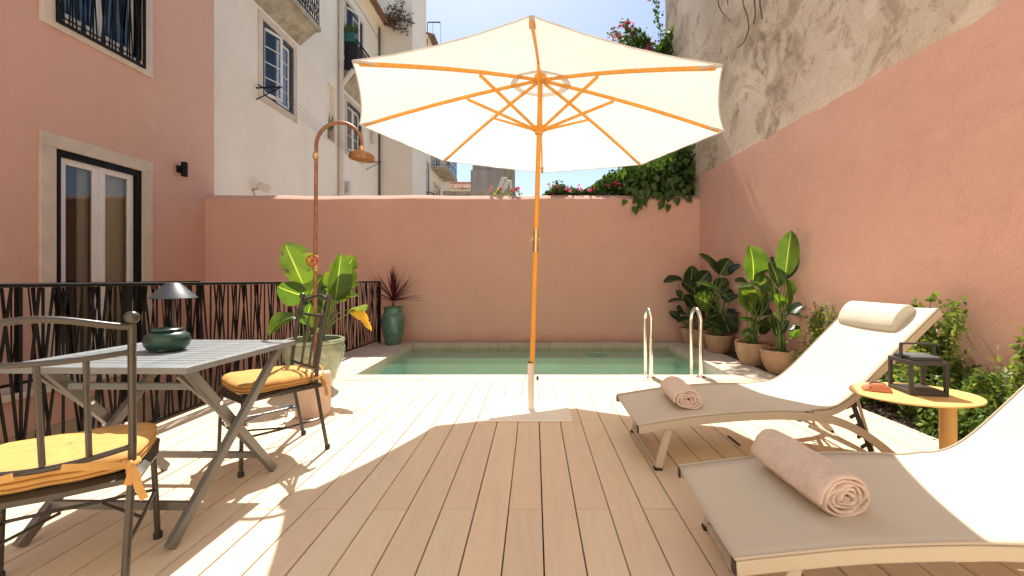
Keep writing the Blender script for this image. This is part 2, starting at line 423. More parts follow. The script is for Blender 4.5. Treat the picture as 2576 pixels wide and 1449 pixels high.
def leafcol(dark, light, vein=True):
    def fn(nt):
        oi = nt.nodes.new('ShaderNodeObjectInfo')
        uv = nt.nodes.new('ShaderNodeTexCoord')
        sep = nt.nodes.new('ShaderNodeSeparateXYZ'); nt.links.new(uv.outputs['UV'], sep.inputs[0])
        # side veins run out from the midrib: stripes in u + |v-.5|*k
        ab = nt.nodes.new('ShaderNodeMath'); ab.operation = 'SUBTRACT'; nt.links.new(sep.outputs[1], ab.inputs[0]); ab.inputs[1].default_value = .5
        ab2 = nt.nodes.new('ShaderNodeMath'); ab2.operation = 'ABSOLUTE'; nt.links.new(ab.outputs[0], ab2.inputs[0])
        mu = nt.nodes.new('ShaderNodeMath'); mu.operation = 'MULTIPLY_ADD'; nt.links.new(ab2.outputs[0], mu.inputs[0])
        mu.inputs[1].default_value = -.35; nt.links.new(sep.outputs[0], mu.inputs[2])
        sn = nt.nodes.new('ShaderNodeMath'); sn.operation = 'MULTIPLY'; nt.links.new(mu.outputs[0], sn.inputs[0]); sn.inputs[1].default_value = 150
        s2 = nt.nodes.new('ShaderNodeMath'); s2.operation = 'SINE'; nt.links.new(sn.outputs[0], s2.inputs[0])
        base = ramp(nt, noise(nt, geo_pos(nt, obj=True), 7, 4, .6), [(.3, dark), (.7, light)])
        rv = ramp(nt, oi.outputs['Random'], [(0, (.75, .85, .8)), (.5, (1, 1, 1)), (1, (1.25, 1.15, .9))])
        base = mix(nt, 1.0, base, rv, 'MULTIPLY')
        if vein:
            f = ramp(nt, s2.outputs[0], [(.55, 0), (1, .22)])
            base = mix(nt, f, base, [x*1.6 for x in light])
            rib = ramp(nt, ab2.outputs[0], [(.012, 1), (.03, 0)])
            base = mix(nt, rib, base, (.28, .38, .12))
            ne = nt.nodes.new('ShaderNodeMath'); ne.operation = 'MULTIPLY_ADD'; ne.inputs[1].default_value = .10
            nt.links.new(noise(nt, geo_pos(nt), 14, 5, .7), ne.inputs[0]); nt.links.new(ab2.outputs[0], ne.inputs[2])
            base = mix(nt, ramp(nt, ne.outputs[0], [(.535, 0), (.555, .75)]), base, (.22, .13, .045))
        return base
    return fn
M['leaf'], _nt, _b = mat_translucent('glossy_paddle_leaf', leafcol((.040, .085, .022), (.080, .145, .036)), .45, .32, (3.0, 2.7, .8), .06)
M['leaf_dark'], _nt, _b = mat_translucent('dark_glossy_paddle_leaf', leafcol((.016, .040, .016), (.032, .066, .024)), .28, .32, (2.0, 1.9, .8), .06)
M['leaf_yellow'], _nt, _b = mat_translucent('yellowing_leaf', leafcol((.50, .30, .04), (.75, .48, .06)), .4, .5, (1.2, 1.1, .6), .03)
M['leaf_pale'], _nt, _b = mat_translucent('pale_wilting_leaf', leafcol((.16, .22, .06), (.30, .36, .10)), .4, .5, (1.4, 1.3, .8), .03)
M['petiole'] = pm('green_leaf_stalk', (.12, .20, .05), .45, var=.25, scale=18)
def smallcol(dark, light):
    def fn(nt):
        g = nt.nodes.new('ShaderNodeNewGeometry')
        c = ramp(nt, g.outputs['Random Per Island'], [(0, dark), (.6, light), (1, [min(1, x*1.5) for x in light])])
        return c
    return fn
M['bush_leaf'], _nt, _b = mat_translucent('small_shrub_leaf', smallcol((.040, .090, .022), (.11, .18, .045)), .42, .38, (2.0, 1.9, .8), .05)
M['bush_leaf_young'], _nt, _b = mat_translucent('young_yellow_green_shrub_leaf', smallcol((.10, .15, .03), (.20, .26, .06)), .4, .4, (1.6, 1.5, .7), .05)
M['vine_leaf'], _nt, _b = mat_translucent('climber_leaf', smallcol((.022, .052, .012), (.060, .115, .025)), .35, .4, (2.2, 2.1, .7), .05)
M['blossom'], _nt, _b = mat_translucent('magenta_bract', smallcol((.50, .03, .14), (.70, .05, .24)), .45, .6, (1.2, 1, 1), .02)
M['cordyline'], _nt, _b = mat_translucent('burgundy_strap_leaf', smallcol((.055, .012, .014), (.11, .022, .025)), .25, .35, (2, 1, 1), .06)
M['dry'] = pm('dry_twig', (.13, .08, .05), .95, var=.4)

def mat_glass(name='window_glass', ior=1.5, lo=.03):
    m, nt, b = newmat(name)
    nt.nodes.remove(b)
    t = nt.nodes.new('ShaderNodeBsdfTransparent'); t.inputs[0].default_value = (.88, .92, .92, 1)
    g = nt.nodes.new('ShaderNodeBsdfGlossy'); g.inputs['Roughness'].default_value = .015; g.inputs[0].default_value = (.9, .95, 1, 1)
    fr = nt.nodes.new('ShaderNodeFresnel'); fr.inputs[0].default_value = ior
    mr = nt.nodes.new('ShaderNodeMapRange'); mr.inputs[3].default_value = lo; mr.inputs[4].default_value = 1.0
    nt.links.new(fr.outputs[0], mr.inputs[0])
    bn = nt.nodes.new('ShaderNodeBump'); bn.inputs['Strength'].default_value = .06; bn.inputs['Distance'].default_value = .05
    nt.links.new(noise(nt, geo_pos(nt), 1.5, 2), bn.inputs['Height']); nt.links.new(bn.outputs[0], g.inputs['Normal'])
    mx = nt.nodes.new('ShaderNodeMixShader')
    nt.links.new(mr.outputs[0], mx.inputs[0]); nt.links.new(t.outputs[0], mx.inputs[1]); nt.links.new(g.outputs[0], mx.inputs[2])
    nt.links.new(mx.outputs[0], nt.nodes['Material Output'].inputs['Surface'])
    return m
M['glass'] = mat_glass()
M['glass_far'] = mat_glass('sky_lit_window_glass', 1.9, .12)
def mat_water():
    m, nt, b = newmat('pool_water')
    nt.nodes.remove(b)
    t = nt.nodes.new('ShaderNodeBsdfTransparent'); t.inputs[0].default_value = (.80, .95, .90, 1)
    g = nt.nodes.new('ShaderNodeBsdfGlossy'); g.inputs['Roughness'].default_value = .03
    d = nt.nodes.new('ShaderNodeBsdfDiffuse'); d.inputs[0].default_value = (.27, .50, .39, 1)
    fr = nt.nodes.new('ShaderNodeFresnel'); fr.inputs[0].default_value = 1.33
    v = geo_pos(nt, (1, 1, 1))
    bn = nt.nodes.new('ShaderNodeBump'); bn.inputs['Strength'].default_value = .4; bn.inputs['Distance'].default_value = .03
    h = mix(nt, .3, noise(nt, v, 3.5, 3, .5, .5), noise(nt, v, 14, 2, .5))
    nt.links.new(h, bn.inputs['Height'])
    nt.links.new(bn.outputs[0], g.inputs['Normal']); nt.links.new(bn.outputs[0], fr.inputs['Normal'])
    m0 = nt.nodes.new('ShaderNodeMixShader'); m0.inputs[0].default_value = .14
    nt.links.new(t.outputs[0], m0.inputs[1]); nt.links.new(d.outputs[0], m0.inputs[2])
    fm = nt.nodes.new('ShaderNodeMath'); fm.operation = 'MULTIPLY'; fm.inputs[1].default_value = .38; nt.links.new(fr.outputs[0], fm.inputs[0])
    mx = nt.nodes.new('ShaderNodeMixShader')
    nt.links.new(fm.outputs[0], mx.inputs[0]); nt.links.new(m0.outputs[0], mx.inputs[1]); nt.links.new(g.outputs[0], mx.inputs[2])
    nt.links.new(mx.outputs[0], nt.nodes['Material Output'].inputs['Surface'])
    return m
M['water'] = mat_water()

# ================================================================== SETTING
GZ = -1.8                       # floor of the sunken yards round the terrace
def wall_x(Y): return 2.9 + .08*(7.5 - Y)      # face of the right-hand wall
o = MB().quad((-600, -600, GZ-.02), (600, -600, GZ-.02), (600, 600, GZ-.02), (-600, 600, GZ-.02)).build('ground', M['ground']); tag(o, kind='structure')

# terrace body under the deck (with the pool basin left open)
PX0, PX1, PY0, PY1 = -2.05, 2.25, 4.885, 7.22
DECK_Y1 = 4.60; DECK_X0, DECK_X1 = -2.74, 2.82
t = MB()
t.box(-2.78, 3.9, -2.0, DECK_Y1, GZ, -.06)
t.box(-2.78, PX0-.12, DECK_Y1+.001, 7.5, GZ, -.162)
t.box(PX1+.12, 3.6, DECK_Y1+.001, 7.5, GZ, -.162)
o = t.build('terrace', M['rubble']); tag(o, kind='structure')

# deck boards
deck = thing('deck', None, None, kind='structure')
def board_mesh(L, w=.1562):
    m = MB(); m.box(-w/2, w/2, -L/2, L/2, -.028, 0)
    bm = bmesh.new(); me = bpy.data.meshes.new('board'); me.from_pydata([tuple(v) for v in m.v], [], m.f)
    bm.from_mesh(me); bmesh.ops.bevel(bm, geom=[e for e in bm.edges if all(v.co.z > -.01 for v in e.verts)], offset=.0022, segments=2, affect='EDGES')
    bm.to_mesh(me); bm.free(); me.materials.append(M['deck']); return me
BW = .1622; X_0 = -.2876
cache = {}
k = math.floor((DECK_X0 - X_0)/BW) + 1
rows = []
while X_0 + k*BW < DECK_X1 + .01:
    x0, x1 = X_0 + (k-1)*BW, X_0 + k*BW
    rows.append((k, x0, x1)); k += 1
for k, x0, x1 in rows:
    joints = [-1.95, 2.06-2.566, 2.06, DECK_Y1] if (k % 2 == 0) else [-1.95, 3.343-2.566, 3.343, DECK_Y1]
    for j in range(len(joints)-1):
        a, b_ = joints[j]+.0015, joints[j+1]-.0015
        L = round(b_-a, 4)
        if L not in cache: cache[L] = board_mesh(L)
        o = bpy.data.objects.new('board', cache[L]); C.objects.link(o); o.parent = deck
        o.location = ((x0+x1)/2 + random.uniform(-.0004, .0004), (a+b_)/2, random.uniform(-.0008, .0006))
MB().box(-2.72, 2.81, -1.9, DECK_Y1, -.0595, -.031).build('underlay', M['black_metal'], deck)

# paving, coping and pool
pav = thing('pavement', None, None, kind='structure')
def slab(parent, name, x0, x1, y0, y1, z1, mat, th=.05, g=.002):
    return MB().box(x0+g, x1-g, y0+g, y1-g, z1-th, z1).build(name, mat, parent, bevel=.004)
ys = [4.60, 5.30, 6.05, 6.8, 7.5]
for i in range(4): slab(pav, 'paving_stone', -2.78, -2.32, ys[i], ys[i+1], 0.0, M['paving'], th=.16)
pool = thing('pool', None, None, kind='structure')
ys = [4.60, 5.25, 5.95, 6.6, 7.22]
for i in range(4):
    slab(pool, 'coping_stone', -2.32, PX0, ys[i], ys[i+1], .004, M['coping'], th=.16)
    slab(pool, 'coping_stone', PX1, 2.74, ys[i], ys[i+1], .004, M['coping'], th=.16)
xs = [PX0, -1.2, -.1, .95, 1.72, PX1]
for i in range(5): slab(pool, 'coping_stone', xs[i], xs[i+1], 4.60, PY0, .004, M['coping'], th=.16)
xs = [-2.32, -1.5, -.62, .25, 1.12, 1.95, 2.74]
for i in range(6): slab(pool, 'coping_stone', xs[i], xs[i+1], PY1, 7.5, .004, M['poolrim'], th=.16)
WZ = -.078
t = MB()          # basin: rough rim band, then liner
t.box(PX0-.12, PX0, PY0-.12, PY1+.12, -.95, -.158); t.box(PX1, PX1+.12, PY0-.12, PY1+.12, -.95, -.158)
t.box(PX0, PX1, PY0-.12, PY0, -.95, -.158); t.box(PX0, PX1, PY1, PY1+.12, -.95, -.158)
t.box(PX0-.12, PX1+.12, PY0-.12, PY1+.12, -1.05, -.952)
t.build('basin', M['pool_paint'], pool)
MB().box(PX0, PX1, PY1-.42, PY1-.002, -.945, -.17).build('step', M['pool_paint'], pool, bevel=.02)
n = 24
P = [[(PX0+.001+(PX1-PX0-.002)*i/n, PY0+.001+(PY1-PY0-.002)*j/n, WZ) for j in range(n+1)] for i in range(n+1)]
o = MB().grid(P).build('water', M['water'], smooth='all'); tag(o, kind='structure')
# little overflow jet
t = MB()
for r, z in ((.05, .006), (.09, .004), (.13, .003)):
    t.tube([(.93+r*1.4*math.cos(a), 6.55+r*math.sin(a), WZ+z*.3) for a in np.linspace(0, 2*math.pi, 28, endpoint=False)], .005, 6, closed=True)
o = t.build('water_ripple', M['water'], smooth='all'); tag(o, kind='structure')

# planting bed
bed = MB()
ny, nx = 60, 10
P = []
for i in range(ny+1):
    Y = -1.9 + (7.5+1.9)*i/ny; row = []
    xl = 2.825 if Y < 4.6 else 2.742
    for j in range(nx+1):
        X = xl + (wall_x(Y)+.03-xl)*j/nx
        row.append((X, Y, -.035 + .05*rng.random()*(0 < j < nx)))
    P.append(row)
o = bed.grid(P).build('soil', M['soil'], smooth='all'); tag(o, kind='structure')
t = MB()
for i in range(1500):
    Y = rng.uniform(1.5, 7.4); xl = 2.83 if Y < 4.6 else 2.75
    X = rng.uniform(xl, wall_x(Y)); r = rng.uniform(.004, .013)
    t.box(-r, r, -r*.7, r*.7, 0, r*.8, Matrix.Translation((X, Y, -.01+.02*rng.random())) @ Matrix.Rotation(rng.uniform(0, 3), 4, 'Z') @ Matrix.Rotation(rng.uniform(-.6, .6), 4, 'X'))
o = t.build('bark_mulch', M['dry']); tag(o, 'brown bark chips scattered on the soil of the planting bed', 'mulch', kind='stuff')

# back wall with rounded crown
def extr(prof, axis_pts, side):
    return MB().sweep(axis_pts, prof, side=side)
bw = thing('garden_wall', 'long pink plastered wall behind the pool with rounded top', 'wall', (0, 7.5, GZ))
top = 2.585
prof = [(7.50, GZ), (7.50, top-.110), (7.503, top-.098), (7.512, top-.088), (7.640, top-.010), (7.665, top-.002), (7.69, top)] \
    + [(7.78-.04+.04*math.sin(a), top+.002-.04+.04*math.cos(a)) for a in np.linspace(0, math.pi/2, 5)] + [(7.78, GZ)]
t = MB(); NX = 60
for i in range(NX+1):
    x = -5.798 + (3.10+5.798)*i/NX
    dz = .006*math.sin(x*2.1)+.004*math.sin(x*5.3)
    for (y, z) in prof: t.v.append(Vector((x, y, z + (dz if z > 2 else 0))))
m_ = len(prof)
for i in range(NX):
    for j in range(m_):
        a = i*m_+j; b_ = i*m_+(j+1) % m_
        t.f.append((a, a+m_, b_+m_, b_))
t.f.append(tuple(range(m_))); t.f.append(tuple(NX*m_+j for j in reversed(range(m_))))
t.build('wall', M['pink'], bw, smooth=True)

# right-hand wall: pink render below, old bare render above
rw = thing('boundary_wall', 'tall pink rendered wall along the planting bed, its upper edge sloping', 'wall', (3.2, 4.5, 0))
n = 160; P = []
def ztop(Y): return 2.905 + (7.5-Y)*.026 + .010*math.sin(Y*5.3) + .008*math.sin(Y*13+1) + .005*math.sin(Y*31)
t = MB()
yy = [-2 + 9.5*i/n for i in range(n+1)]
for i in range(n):
    a, b_ = yy[i], yy[i+1]
    t.quad((wall_x(a), a, GZ), (wall_x(a), a, ztop(a)), (wall_x(b_), b_, ztop(b_)), (wall_x(b_), b_, GZ))
    t.quad((wall_x(a), a, ztop(a)), (wall_x(a)+.03, a, ztop(a)+.01), (wall_x(b_)+.03, b_, ztop(b_)+.01), (wall_x(b_), b_, ztop(b_)))
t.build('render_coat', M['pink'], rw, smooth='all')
ob = thing('old_building', 'tall old building side with stained bare render above the pink wall', 'building', (6, 4, GZ))
t = MB()
yy = [-2 + 11.1*i/40 for i in range(41)]; zz = [GZ + (9.5-GZ)*j/24 for j in range(25)]
def obx(Y, z): return wall_x(Y) + .022 + .02*math.sin(Y*1.7+z*2.3)*math.sin(z*1.9-Y) * (1 if z > 3.2 else 0)
P = [[(obx(Y, z), Y, z) for z in zz] for Y in yy]
t.grid(P, uv=False)
def endx(z): return obx(9.1, z)
t.grid([[(endx(z)+dx, 9.1+dy, z) for z in zz] for dx, dy in ((0, 0), (.05, .05), (.14, .07), (8, .07))], uv=False)
t.quad((wall_x(-2), -2, 9.5), (11, -2, 9.5), (11, 9.17, 9.5), (endx(9.5), 9.1, 9.5))
t.quad((11, -2, GZ), (11, 9.17, GZ), (11, 9.17, 9.5), (11, -2, 9.5))
t.quad((wall_x(-2), -2, GZ), (11, -2, GZ), (11, -2, 9.5), (wall_x(-2), -2, 9.5))
t.build('wall', M['old_render'], ob, smooth='all')

# ------------------------------------------------------------------ walls facing +X with openings
def facade(parent, X, y0, y1, z0, z1, holes, mat, depth=.12, back=6.0):
    ysx = sorted({y0, y1, *[h[0] for h in holes], *[h[1] for h in holes]})
    zsx = sorted({z0, z1, *[h[2] for h in holes], *[h[3] for h in holes]})
    t = MB()
    for i in range(len(ysx)-1):
        for j in range(len(zsx)-1):
            cy, cz = (ysx[i]+ysx[i+1])/2, (zsx[j]+zsx[j+1])/2
            if any(h[0] < cy < h[1] and h[2] < cz < h[3] for h in holes): continue
            t.quad((X, ysx[i], zsx[j]), (X, ysx[i+1], zsx[j]), (X, ysx[i+1], zsx[j+1]), (X, ysx[i], zsx[j+1]))
    for (a, b_, c, d) in holes:
        D = X - depth
        t.quad((X, a, c), (X, a, d), (D, a, d), (D, a, c)); t.quad((X, b_, c), (D, b_, c), (D, b_, d), (X, b_, d))
        t.quad((X, a, d), (X, b_, d), (D, b_, d), (D, a, d)); t.quad((X, a, c), (D, a, c), (D, b_, c), (X, b_, c))
    Xb = X - back
    t.quad((X, y0, z0), (X, y0, z1), (Xb, y0, z1), (Xb, y0, z0)); t.quad((X, y1, z0), (Xb, y1, z0), (Xb, y1, z1), (X, y1, z1))
    t.quad((X, y0, z1), (X, y1, z1), (Xb, y1, z1), (Xb, y0, z1)); t.quad((Xb, y0, z0), (Xb, y0, z1), (Xb, y1, z1), (Xb, y1, z0))
    return t.build('wall', mat, parent)
def surround(parent, X, a, b_, c, d, w, mat=None, sill=True, out=.025, top=True, wob=0):
    "stone surround round hole a..b, c..d; w = width"
    mat = mat or M['limestone']
    for p, q in ((a-w, a), (b_, b_+w)): MB().box(X-.10, X+out, p, q, c, d).build('jamb', mat, parent, bevel=.006)
    if top: MB().box(X-.10, X+out+.002, a-w, b_+w, d, d+w).build('lintel', mat, parent, bevel=.006)
    if sill: MB().box(X-.10, X+out+.004, a-w, b_+w, c-w, c).build('sill', mat, parent, bevel=.006)
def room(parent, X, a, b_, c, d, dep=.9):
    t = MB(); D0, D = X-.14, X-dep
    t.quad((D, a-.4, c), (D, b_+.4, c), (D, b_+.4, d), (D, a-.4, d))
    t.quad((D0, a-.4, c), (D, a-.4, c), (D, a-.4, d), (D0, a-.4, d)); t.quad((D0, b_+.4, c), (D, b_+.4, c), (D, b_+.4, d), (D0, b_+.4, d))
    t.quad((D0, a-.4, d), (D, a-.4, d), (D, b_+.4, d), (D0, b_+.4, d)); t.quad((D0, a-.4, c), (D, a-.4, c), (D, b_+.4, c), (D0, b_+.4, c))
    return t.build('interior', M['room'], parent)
def casement(parent, X, a, b_, c, d, fmat, leaves=2, muntins=0, fw=.055, sw=.06, open_first=0, curtain=False, glass='glass', fx=(-.10, -.03)):
    "outer frame fmat, white sashes with panes, hinged on the outside edges"
    win = MB()
    f0, f1 = X+fx[0], X+fx[1]
    win.box(f0, f1, a, a+fw, c, d); win.box(f0, f1, b_-fw, b_, c, d)
    win.box(f0, f1, a+fw, b_-fw, d-fw, d); win.box(f0, f1, a+fw, b_-fw, c, c+fw*.6)
    w = win.build('window', fmat, parent, bevel=.004)
    A, B_, Cc, D = a+fw+.004, b_-fw-.004, c+fw*.6+.004, d-fw-.004
    L = (B_-A)/leaves
    for i in range(leaves):
        ya, yb = A+i*L+.002, A+(i+1)*L-.002
        Rm = Matrix.Identity(4)
        if i == 0 and open_first:
            piv = Vector((X-.05, ya, 0))
            Rm = Matrix.Translation(piv) @ Matrix.Rotation(open_first, 4, 'Z') @ Matrix.Translation(-piv)
        s_ = MB()
        s_.box(X-.085, X-.045, ya, ya+sw, Cc, D, Rm); s_.box(X-.085, X-.045, yb-sw, yb, Cc, D, Rm)
        s_.box(X-.085, X-.045, ya+sw, yb-sw, D-sw, D, Rm); s_.box(X-.085, X-.045, ya+sw, yb-sw, Cc, Cc+sw*1.2, Rm)
        for q in range(muntins):
            z = Cc+sw+(D-Cc-2*sw)*(q+1)/(muntins+1)
            s_.box(X-.075, X-.055, ya+sw, yb-sw, z-.011, z+.011, Rm)
        s_.build('sash', M['white_paint'], w, bevel=.004)
        g = MB(); q = [Rm @ Vector(p) for p in ((X-.066, ya+sw, Cc+sw), (X-.066, yb-sw, Cc+sw), (X-.066, yb-sw, D-sw), (X-.066, ya+sw, D-sw))]
        g.quad(*q); g.build('pane', M['glass' if (i == 0 and open_first) else glass], w)
    if curtain:
        pts = []; n = 60
        for side in (0, 1):
            y0_ = A+(B_-A)*.33 if side == 0 else B_-(B_-A)*.50
            y1_ = A+(B_-A)*.46 if side == 0 else B_
            P = [[(X-.17+.022*math.sin(i*1.1), y0_+(y1_-y0_)*i/n, z) for z in (c, d)] for i in range(n+1)]
            MB().grid(P, uv=False).build('curtain', M['curtain'], parent, smooth='all')
    return w

# pink building on the left
PXW = -5.8
pb = thing('pink_building', 'pink rendered house on the left with white french window and grilled upper window', 'building', (-9, 3.4, GZ))
door = (5.157, 6.295, -.06, 2.68); upw = (5.157, 6.295, 4.29, 6.6)
facade(pb, PXW, -2.0, 7.72, GZ, 9.0, [door, upw], M['pink'])
surround(pb, PXW, *door, .168, sill=False); surround(pb, PXW, *upw, .165)
room(pb, PXW, *door); room(pb, PXW, *upw)
casement(pb, PXW, *door, M['black_metal'], fw=.075, sw=.08, curtain=True, fx=(-.10, -.005))
casement(pb, PXW, *upw, M['black_metal'], fw=.07, sw=.06, curtain=False, fx=(-.10, -.01))
t = MB(); P = [[(PXW-.22+.02*math.sin(i*1.3), 5.2+1.05*i/50, z) for z in (4.3, 6.55)] for i in range(51)]
M['blue_curtain'] = pm('blue_grey_curtain', (.10, .17, .26), .9, var=.2, scale=2, stretch=(1, 10, .2))
t.grid(P, uv=False).build('curtain', M['blue_curtain'], pb, smooth='all')
# landing ledge, skirting and bare plinth below
MB().box(PXW+.001, -5.22, -2, 7.49, -.125, -.058).build('ledge', M['limestone'], pb, bevel=.01)
MB().box(PXW+.001, -5.27, -2, 7.495, -.50, -.126).build('apron', M['pink'], pb)
MB().box(PXW+.001, -5.25, -2, 7.495, GZ, -.502).build('plinth', M['rubble'], pb)
# unseen house front added behind the viewer to bounce sunlight onto shaded walls
hb = thing('bounce_house_front', 'cream rendered house front added out of view behind the viewer to bounce sunlight', 'building', (-1, -3, GZ))
t = MB()
xs_ = [-5.79, -1.6, -.6, .6, 1.6, 3.66]; zs_ = [GZ, 0, 2.35, 7.5]
for i in range(5):
    for j in range(3):
        if j == 1 and i in (1, 3): continue
        t.quad((xs_[i], -2.0, zs_[j]), (xs_[i+1], -2.0, zs_[j]), (xs_[i+1], -2.0, zs_[j+1]), (xs_[i], -2.0, zs_[j+1]))
t.quad((-5.79, -2.0, 7.5), (3.66, -2.0, 7.5), (3.66, -9, 7.5), (-5.79, -9, 7.5))
t.build('wall', M['cream_wall'], hb)
for x in (-1.1, 1.1):
    MB().box(x-.5, x+.5, -2.25, -2.2, 0, 2.35).build('door', M['white_paint'], hb)
    q = MB(); q.quad((x-.4, -2.19, .15), (x+.4, -2.19, .15), (x+.4, -2.19, 2.2), (x-.4, -2.19, 2.2)); q.build('pane', M['glass'], hb)
# upper-window grille
gr = thing('window_grille', 'black metal bar grille across the upper window of the pink house', 'grille', (PXW+.05, 5.7, 4.25))
t = MB()
t.box(PXW+.03, PXW+.055, 5.14, 6.31, 4.20, 4.235); t.box(PXW+.03, PXW+.055, 5.14, 6.31, 5.62, 5.65)
t.box(PXW+.03, PXW+.055, 5.14, 5.165, 4.235, 5.62); t.box(PXW+.03, PXW+.055, 6.285, 6.31, 4.235, 5.62)
t.build('frame', M['black_metal'], gr)
y = 5.20; i = 0
while y < 6.26:
    for s_ in (-.07, 0, .07):
        a = y + s_*(.6 if i % 2 else -.4); b_ = y - s_*(.6 if i % 2 else -1.1)
        a = min(max(a, 5.17), 6.28); b_ = min(max(b_, 5.17), 6.28)
        MB().bar((PXW+.035+.008*(s_ > 0), a, 4.22), (PXW+.035+.008*(s_ > 0), b_, 5.63), .012, .012, up=(1, 0, 0)).build('bar', M['black_metal'], gr)
    y += .125; i += 1
# wall lamp
wlmp = thing('wall_lamp', 'small black up and down wall lamp beside the french window', 'wall lamp', (PXW, 6.95, 2.87))
MB().box(PXW+.001, PXW+.05, 6.90, 6.98, 2.82, 2.93).build('bracket', M['black_metal'], wlmp, bevel=.003)
MB().lathe([(.042, 0), (.045, .003), (.045, .227), (.042, .23)], (PXW+.095, 6.95, 2.76), 24).build('lamp_body', M['black_metal'], wlmp, smooth=True)

# ------------------------------------------------------------------ white terrace house behind
WX = -6.0
wb = thing('white_house', 'weathered white plastered house with windows and balconies behind the garden wall', 'building', (-9, 12, GZ))
w1 = (9.40, 10.61, 5.14, 6.80); w2 = (13.63, 14.75, 5.18, 6.76); niche = (12.36, 12.82, 5.15, 6.80)
d1 = (9.3, 10.5, 7.55, 9.9); d2 = (13.55, 14.85, 7.55, 9.9)
facade(wb, WX, 7.80, 16.5, GZ, 11.0, [w1, w2, niche, d1, d2], M['white_wall'], depth=.14)
for h in (w1, w2): surround(wb, WX, *h, .15, out=.02)
for h in (d1, d2): surround(wb, WX, *h, .13, out=.02, sill=False)
for h in (w1, w2, d1, d2): room(wb, WX, *h)
casement(wb, WX, *w1, M['green_black'], muntins=3, open_first=-.32, glass='glass_far', fw=.085, fx=(-.10, .0))
casement(wb, WX, *w2, M['green_black'], muntins=2, glass='glass_far', fw=.085, fx=(-.10, .0))
casement(wb, WX, *d1, M['green_black'], muntins=3, glass='glass_far', fw=.085, fx=(-.10, .0))
casement(wb, WX, *d2, M['green_black'], muntins=1, open_first=-.5, glass='glass_far', fw=.085, fx=(-.10, .0))
MB().quad((WX-.139, niche[0], niche[2]), (WX-.139, niche[1], niche[2]), (WX-.139, niche[1], niche[3]), (WX-.139, niche[0], niche[3])).build('niche_back', M['white_wall'], wb)
# balcony slabs and railings
def curl_rail(parent, X0, X1, y0, y1, z0, h, step=.11, sides=(1, 1)):
    t = MB()
    segs = [((X1, y0), (X1, y1))]
    if sides[0]: segs.append(((X0, y0), (X1, y0)))
    if sides[1]: segs.append(((X0, y1), (X1, y1)))
    for (a, b_) in segs:
        A = Vector((*a, 0)); B_ = Vector((*b_, 0)); L = (B_-A).length
        t.bar(A+Vector((0, 0, z0+h)), B_+Vector((0, 0, z0+h)), .035, .03); t.bar(A+Vector((0, 0, z0+.06)), B_+Vector((0, 0, z0+.06)), .02, .02)
        n = max(2, int(L/step)); u = (B_-A)/L
        for i in range(n+1):
            p = A+u*L*i/n
            t.cyl(p+Vector((0, 0, z0)), p+Vector((0, 0, z0+h)), .008, 5)
            if i < n:
                q = A+u*L*(i+1)/n
                for (za, zb) in ((.1, .5), (.5, .1), (.5, h-.06), (h-.06, .5)):
                    mid = (p+q)/2
                    pts = []
                    for kk in range(6):
                        f = kk/5
                        pts.append(p.lerp(q, f)+Vector((0, 0, z0+za+(zb-za)*(f*f*(3-2*f)))))
                    t.tube(pts, .006, 4)
    return t.build('railing', M['black_metal'], parent)
def balcony(y0, y1, z, X0=WX, X1=-5.48, parent=None):
    MB().box(X0+.001, X1, y0, y1, z-.13, z).build('balcony_slab', M['balcony_stone'], parent, bevel=.02)
    t = MB(); t.v += [Vector(p) for p in ((X0+.001, y0+.06, z-.131), (X1-.08, y0+.06, z-.131), (X0+.001, y0+.06, z-.5), (X0+.001, y1-.06, z-.131), (X1-.08, y1-.06, z-.131), (X0+.001, y1-.06, z-.5))]
    t.f += [(0, 1, 2), (3, 5, 4), (1, 4, 5, 2)]
    t.build('corbel', M['balcony_stone'], parent)
    curl_rail(parent, X0+.02, X1-.04, y0+.04, y1-.04, z, .95)
balcony(8.9, 10.97, 7.53, parent=wb)
balcony(13.2, 15.2, 7.53, parent=wb)
t = MB(); t.box(-5.98, -5.50, 13.21, 13.225, 7.535, 8.36); t.box(-5.505, -5.49, 13.225, 13.62, 7.535, 8.30)
o = t.build('balcony_screen', M['black_cloth']); tag(o, 'black cloth screen tied round the near end of the upper balcony', 'screen')
pl = thing('planter_box', 'stacked green plastic planter boxes on the balcony railing with spiky plants', 'planter', (-5.75, 13.3, 8.4))
for j in range(2): MB().box(-5.97+.02*j, -5.55-.02*j, 13.16+.02*j, 13.36, 8.40+.15*j, 8.54+.15*j).build('trough', M['planter_green'], pl, bevel=.02)
t = MB()
for i in range(150):
    b0 = Vector((rng.uniform(-5.95, -5.6), rng.uniform(13.2, 13.34), 8.68)); d = Vector((rng.uniform(-.14, .16), rng.uniform(-.1, .1), rng.uniform(.1, .32)))
    s_ = Vector((.02, .01, 0)); t.quad(b0-s_, b0+s_, b0+d+s_*.2, b0+d-s_*.2)
t.build('foliage', M['vine_leaf'], pl)
# eaves of brown tiles
MB().box(WX-.3, WX+.22, 7.8, 16.5, 10.78, 10.84).build('eaves', M['white_wall'], wb)
tile = MB().sweep([(0, 0, 0), (-.44, 0, .13)], [(.085*math.cos(a), .075*math.sin(a)) for a in np.linspace(0, math.pi, 7)] + [(.07*math.cos(a), .06*math.sin(a)) for a in np.linspace(math.pi, 0, 7)], side=(0, 1, 0))
first = None; y = 7.9
while y < 16.45:
    for q in range(2):
        if first is None:
            first = tile.build('roof_tile', M['roof_tile_dark'], wb, world=False); o = first
        else:
            o = first.copy(); C.objects.link(o)
        o.location = (WX+.50-q*.36-wb.location.x, y+random.uniform(-.012, .012)-wb.location.y, 10.80+q*.1-wb.location.z+random.uniform(-.01, .01))
    y += .165
